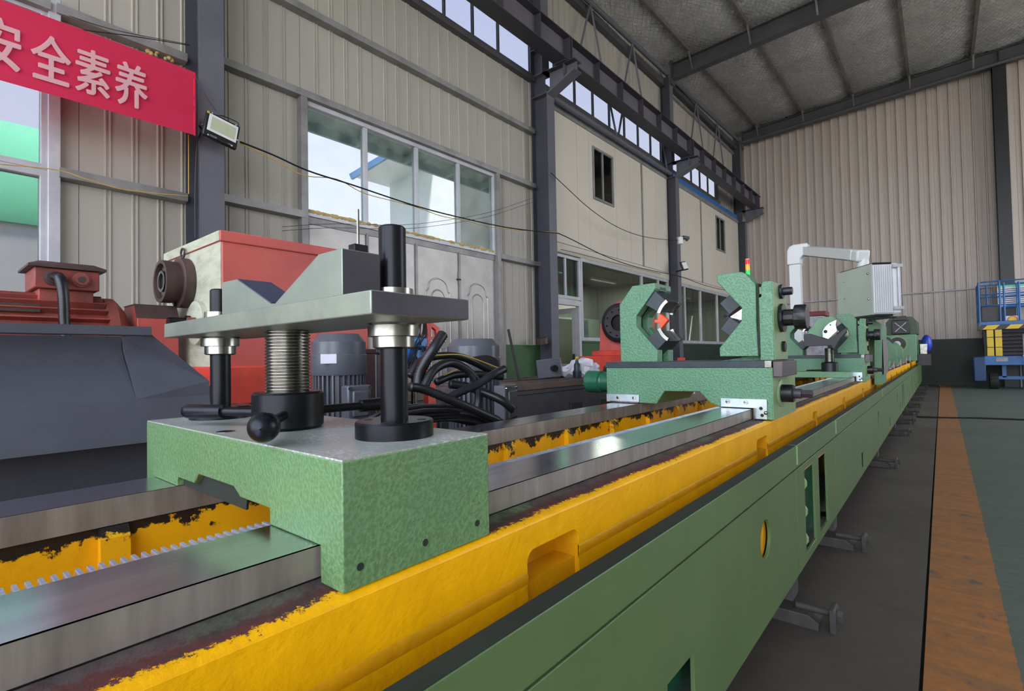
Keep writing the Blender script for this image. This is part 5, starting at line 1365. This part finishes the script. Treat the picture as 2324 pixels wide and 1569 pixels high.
for dy, nm in ((0, 'upper'), (9, 'lower')):
    P5 = [(640, 515+dy), (760, 508+dy), (900, 511+dy), (1000, 502+dy), (1110, 482+dy), (1208, 450+dy)]
    MB().tube(smoothpts([at_x(x, y, -5.4) for x, y in P5], 6), .003, 5).build('wall_cable', 'cable', label='%s of two thin black wires crossing the lower part of the big window' % nm, cat='cable')
P6 = [(1272, 566), (1330, 580), (1400, 598), (1500, 622)]
MB().tube(smoothpts([at_x(x, y, -5.42) for x, y in P6], 5), .006, 6).build('wall_cable', 'cable', label='dark cable fixed along the joint above the glass partition', cat='cable')
# floodlight
F = at_x(503, 296, -5.08)
t = thing('floodlight', 'black framed square floodlight hanging tilted on the near column', 'floodlight', F)
ax = (Vector((0, .975, -.20)).normalized()); ay = Vector((0, .20, .975)).normalized(); az = Vector((1, 0, 0))
ay = (ay+az*-.12).normalized(); az = ax.cross(ay).normalized()
if az.x < 0: az = -az
def fb(b, cu, cv, hu, hv, d0, d1): return b.obox(F+ax*cu+ay*cv+az*((d0+d1)/2), (ax, ay, az), (hu, hv, (d1-d0)/2))
fb(MB(), 0, 0, .150, .125, -.03, .012).build('housing', 'blackpaint', t, bevel=.012)
fb(MB(), .004, .018, .128, .086, .012, .018).build('reflector_rim', 'cream', t, bevel=.006)
fb(MB(), .004, .018, .105, .062, .018, .021).build('led_panel', 'lampface', t)
for i in range(7): fb(MB(), -.12+i*.04, 0, .003, .11, -.055, -.03).build('heat_fin', 'blackpaint', t)
for cu, cv in ((-.105, .115), (.105, .112), (-.105, -.115), (.10, -.115), (.14, -.03)): fb(MB(), cu, cv, .006, .006, .012, .018).build('cover_clip', 'alu', t)
fb(MB(), -.135, .105, .012, .012, .012, .02).build('wax_spot', 'cableyel', t, bevel=.004)
fb(MB(), -.06, -.103, .03, .0035, .012, .0126).build('printed_line', 'girt', t); fb(MB(), -.06, -.113, .03, .003, .012, .0126).build('printed_line', 'girt', t); fb(MB(), .09, -.105, .022, .004, .012, .0126).build('printed_line', 'girt', t)
MB().tube(smoothpts([F+ax*-.12+ay*.0+az*-.03, F+ax*-.16+az*-.10, F+az*-.15, F+ax*.16+az*-.10, F+ax*.13+az*-.03], 5), .008, 6).build('mount_yoke', 'blackpaint', t)
MB().tube(smoothpts([F+ax*-.06+ay*.125, F+ax*.0+ay*.17+az*-.03, F+ax*.12+ay*.16, F+ax*.13+ay*.12], 5), .004, 5).build('hanging_wire', 'cable', t)
# two small fittings on the third column
q = at_x(1552, 604, -5.06)
t = thing('small_floodlight', 'small tilted floodlight low on the third column', 'floodlight', q)
MB().obox(q, ((.35, .93, .2), (-.3, -.1, .95), (.9, -.3, .2)), (.10, .12, .02)).build('housing', 'blackpaint', t, bevel=.01)
MB().obox(q+Vector((.03, -.008, .008)), ((.35, .93, .2), (-.3, -.1, .95), (.9, -.3, .2)), (.075, .09, .008)).build('lamp_face', 'cream', t)
MB().cyl(q+Vector((-.02, -.02, -.10)), (-5.238, q.y-.12, q.z-.14), .02, n=8).build('arm', 'blackpaint', t)
q = at_x(1556, 540, -5.1)
t = thing('security_camera', 'small black camera on an arm high on the third column', 'camera', q)
MB().obox(q, ((.6, .8, -.1), (-.8, .6, 0), (0, 0, 1)), (.09, .05, .04)).build('camera_body', 'blackpaint', t, bevel=.01)
MB().cyl(q+Vector((.05, -.05, -.06)), q+Vector((.05, -.05, -.10)), .035, n=14).build('sensor', 'blackpaint', t)
MB().cyl(q, (-5.238, q.y-.25, q.z-.02), .015, n=8).build('arm', 'alu', t)
MB().obox((-5.16, q.y-.22, q.z-.10), ((.7, .7, 0), (-.7, .7, 0), (0, 0, 1)), (.06, .05, .09)).build('splice_box', 'cream', t, bevel=.01)
# file cabinet and sheet of paper in the office
t = thing('filing_cabinet', 'grey filing cabinet standing inside the office doorway', 'cabinet', (-6.5, 9.6, 0))
MB().box(-6.9, -6.45, 9.3, 9.9, 0, 1.9).build('carcass', 'office', t, bevel=.006)
for k in range(4):
    d_ = MB().box(-6.88, -6.47, 9.285, 9.3, .04+k*.46, .47+k*.46).build('drawer', 'office', t, bevel=.004)
    MB().box(-6.72, -6.63, 9.27, 9.285, .30+k*.46, .38+k*.46).build('handle', 'alu', d_)
q = at_x(1329, 755, -5.62)
MB().box(-5.63, -5.625, q.y-.10, q.y+.12, 1.44, 1.80).build('paper_notice', 'paper', label='white paper sheet taped behind the glass beside the office door', cat='notice')
MB().prism([(16.2, 1.38), (16.26, 1.38), (16.62, 2.3), (16.56, 2.3)], 'X', -6.2, -6.16).build('leaning_strip', 'cream', label='pale strip leaning inside the farther office window', cat='strip')

# ================================================================== SCISSOR LIFT AND SIGN
LY = 18.3
t = thing('scissor_lift', 'blue scissor lift with guard rails and hazard striped platform by the back wall', 'scissor lift', (1.6, LY+.4, 0))
def lp(x, y): q = at_y(x, y, LY); return q.x, q.z
x0 = lp(2222, 740)[0]; zp = lp(2240, 737)[1]; zt2 = lp(2240, 640)[1]
MB().box(x0, 2.6, LY, LY+1.1, zp-.02, zp+.08).build('platform_frame', 'blue', t, bevel=.01)
MB().box(x0+.0, 2.6, LY-.012, LY, zp-.13, zp-.02).build('hazard_band', 'blackpaint', t)
k = x0+.06
while k < 2.4:
    MB().prism([(k, zp-.13), (k+.24, zp-.13), (k+.34, zp-.02), (k+.10, zp-.02)], 'Y', LY-.016, LY-.012).build('hazard_stripe', 'yelhaz', t); k += .44
MB().box(x0, x0+.03, LY, LY+1.1, zp-.13, zp).build('side_skirt', 'girt', t)
R = .018
for z in (zt2, zt2-.33, zt2-.62):
    MB().cyl((x0+.06, LY+.03, z), (2.6, LY+.03, z), R, n=8).build('guard_rail', 'blue', t)
    MB().cyl((x0+.02, LY+1.07, z), (2.6, LY+1.07, z), R, n=8).build('guard_rail', 'blue', t)
    MB().cyl((x0+.02, LY+.03, z-.03), (x0+.02, LY+1.07, z-.03), R, n=8).build('guard_rail', 'blue', t)
for x in (x0+.02, x0+.42, x0+.50, 1.55, 2.1):
    MB().cyl((x, LY+.03, zp+.08), (x, LY+.03, zt2-(0 if x < x0+.45 else .05)), R*1.2, n=8).build('guard_post', 'blue', t)
for y in (.3, .56, .82, 1.07): MB().cyl((x0+.02, LY+y, zp+.08), (x0+.02, LY+y, zt2-.03), R, n=8).build('guard_post', 'blue', t)
for x in (1.0, 1.6, 2.2): MB().cyl((x, LY+1.07, zp+.08), (x, LY+1.07, zt2), R, n=8).build('guard_post', 'blue', t)
MB().box(x0+.06, x0+.42, LY+.06, LY+.08, zp+.08, zt2-.64).build('control_box', 'graydk', t, bevel=.01)
zb2 = .86
for k in range(7):
    z = zb2+.04+(zp-.2-zb2)*k/6.5
    MB().cyl((x0+.30, LY+.1, z), (2.6, LY+.1, z+.01), .03, n=8).build('scissor_arm', 'graydk', t)
    MB().cyl((x0+.10, LY+.9, z), (2.6, LY+.9, z+.01), .03, n=8).build('scissor_arm', 'graydk', t)
MB().box(x0+.1, 2.6, LY+.3, LY+.8, zb2, zp-.12).build('scissor_stack', 'blackpaint', t)
for xx in (x0+.14, x0+.30):
    y_ = MB().box(xx, xx+.13, LY+.0, LY+.06, zb2, zp-.14).build('mast_leg', 'yelhaz', t, bevel=.004)
    for j in range(3): MB().box(xx-.002, xx+.132, LY-.003, LY+.0, zb2+.22+j*.26, zb2+.235+j*.26).build('band', 'seam', y_)
MB().box(x0+.08, 2.7, LY-.05, LY+1.0, .62, zb2).build('chassis', 'blue', t, bevel=.01)
MB().box(x0-.14, x0+.10, LY-.06, LY+1.0, .20, .84).build('outrigger', 'bluedk', t, bevel=.02)
MB().box(x0+.30, x0+.52, LY-.056, LY-.05, .72, .82).build('rating_plate', 'girt', t)
for xx in (x0+.16, 2.2):
    w_ = MB().lathe([(.12, 0), (.19, .01), (.20, .03), (.20, .15), (.19, .17), (.12, .18)], (xx, LY+.10, .20), (1, 0, 0), 28).build('wheel', 'rubber', t)
    for j in range(14):
        a = 2*PI*j/14; MB().obox((xx+.09, LY+.10+.203*math.cos(a), .20+.203*math.sin(a)), ((1, 0, 0), (0, -math.sin(a), math.cos(a)), (0, math.cos(a), math.sin(a))), (.08, .018, .008)).build('tread', 'rubber', w_)
MB().box(x0+.35, 2.3, LY+.2, LY+.3, .25, .33).build('axle_beam', 'blue', t)
MB().box(x0+.42, x0+.50, LY+.2, LY+.28, .30, .62).build('axle_post', 'blue', t)
for z in (1.40, .86, .30): MB().cyl((x0+.80, LY-.20, z), (2.6, LY-.20, z), .012, n=6).build('gate_rail', 'girt', t)
MB().cyl((x0+.80, LY-.20, .28), (x0+.80, LY-.20, 1.40), .012, n=6).build('gate_post', 'girt', t)
MB().box(x0+.78, x0+.82, LY-.22, LY-.02, .84, .88).build('gate_hinge', 'girt', t)
# notice sign hung behind the lift
t = thing('notice_board', 'white notice board with small print and a blue wave behind the lift', 'sign', (1.5, LY+1.3, 2.1))
sx0, sz1 = [*(lambda q: (q.x, q.z))(at_y(2263, 648, LY+1.12))]; sx1 = sx0+.95; sz0 = at_y(2266, 700, LY+1.12).z
MB().box(sx0, sx1, LY+1.12, LY+1.14, sz0, sz1).build('board', 'paper', t, bevel=.003)
MB().box(sx0, sx1, LY+1.117, LY+1.12, sz1-.07, sz1).build('header_band', 'mint', t)
random.seed(2)
for k in range(9):
    MB().box(sx0+.06, sx0+.06+random.uniform(.55, .82), LY+1.116, LY+1.12, sz1-.13-k*.052, sz1-.115-k*.052).build('print_line', 'ink', t)
MB().prism([(sx0, sz0)]+[(sx0+(sx1-sx0)*i/12, sz0+.03+.07*math.sin(PI*i/12)) for i in range(13)]+[(sx1, sz0)], 'Y', LY+1.117, LY+1.12).build('blue_wave', 'bluetrim', t)
MB().cyl((sx0+.4, LY+1.13, 0.0), (sx0+.4, LY+1.13, sz0), .012, n=6).build('board_stand', 'alu', t)
t = thing('warning_sign', 'small white warning sign with a yellow disc on the lift platform edge', 'sign', (1.4, LY+.1, 1.6))
q = at_y(2298, 724, LY+.05)
MB().box(q.x-.12, q.x+.14, LY+.05, LY+.06, zp+.08, q.z+.08).build('plate', 'paper', t)
MB().cyl((q.x, LY+.045, q.z-.02), (q.x, LY+.05, q.z-.02), .085, n=28).build('disc', 'yelhaz', t)
MB().ring((q.x, LY+.04, q.z-.02), (0, 1, 0), .095, .08, .006, 32).build('disc_ring', 'ledr_matte', t)
# cable across the floor
P7 = [at_z(x, y, .012) for x, y in ((2080, 946), (2140, 948), (2220, 949), (2330, 953), (2600, 962))]
MB().tube(smoothpts(P7, 5), .012, 6).build('floor_cable', 'cable', label='black cable lying straight across the floor and orange lane', cat='cable')
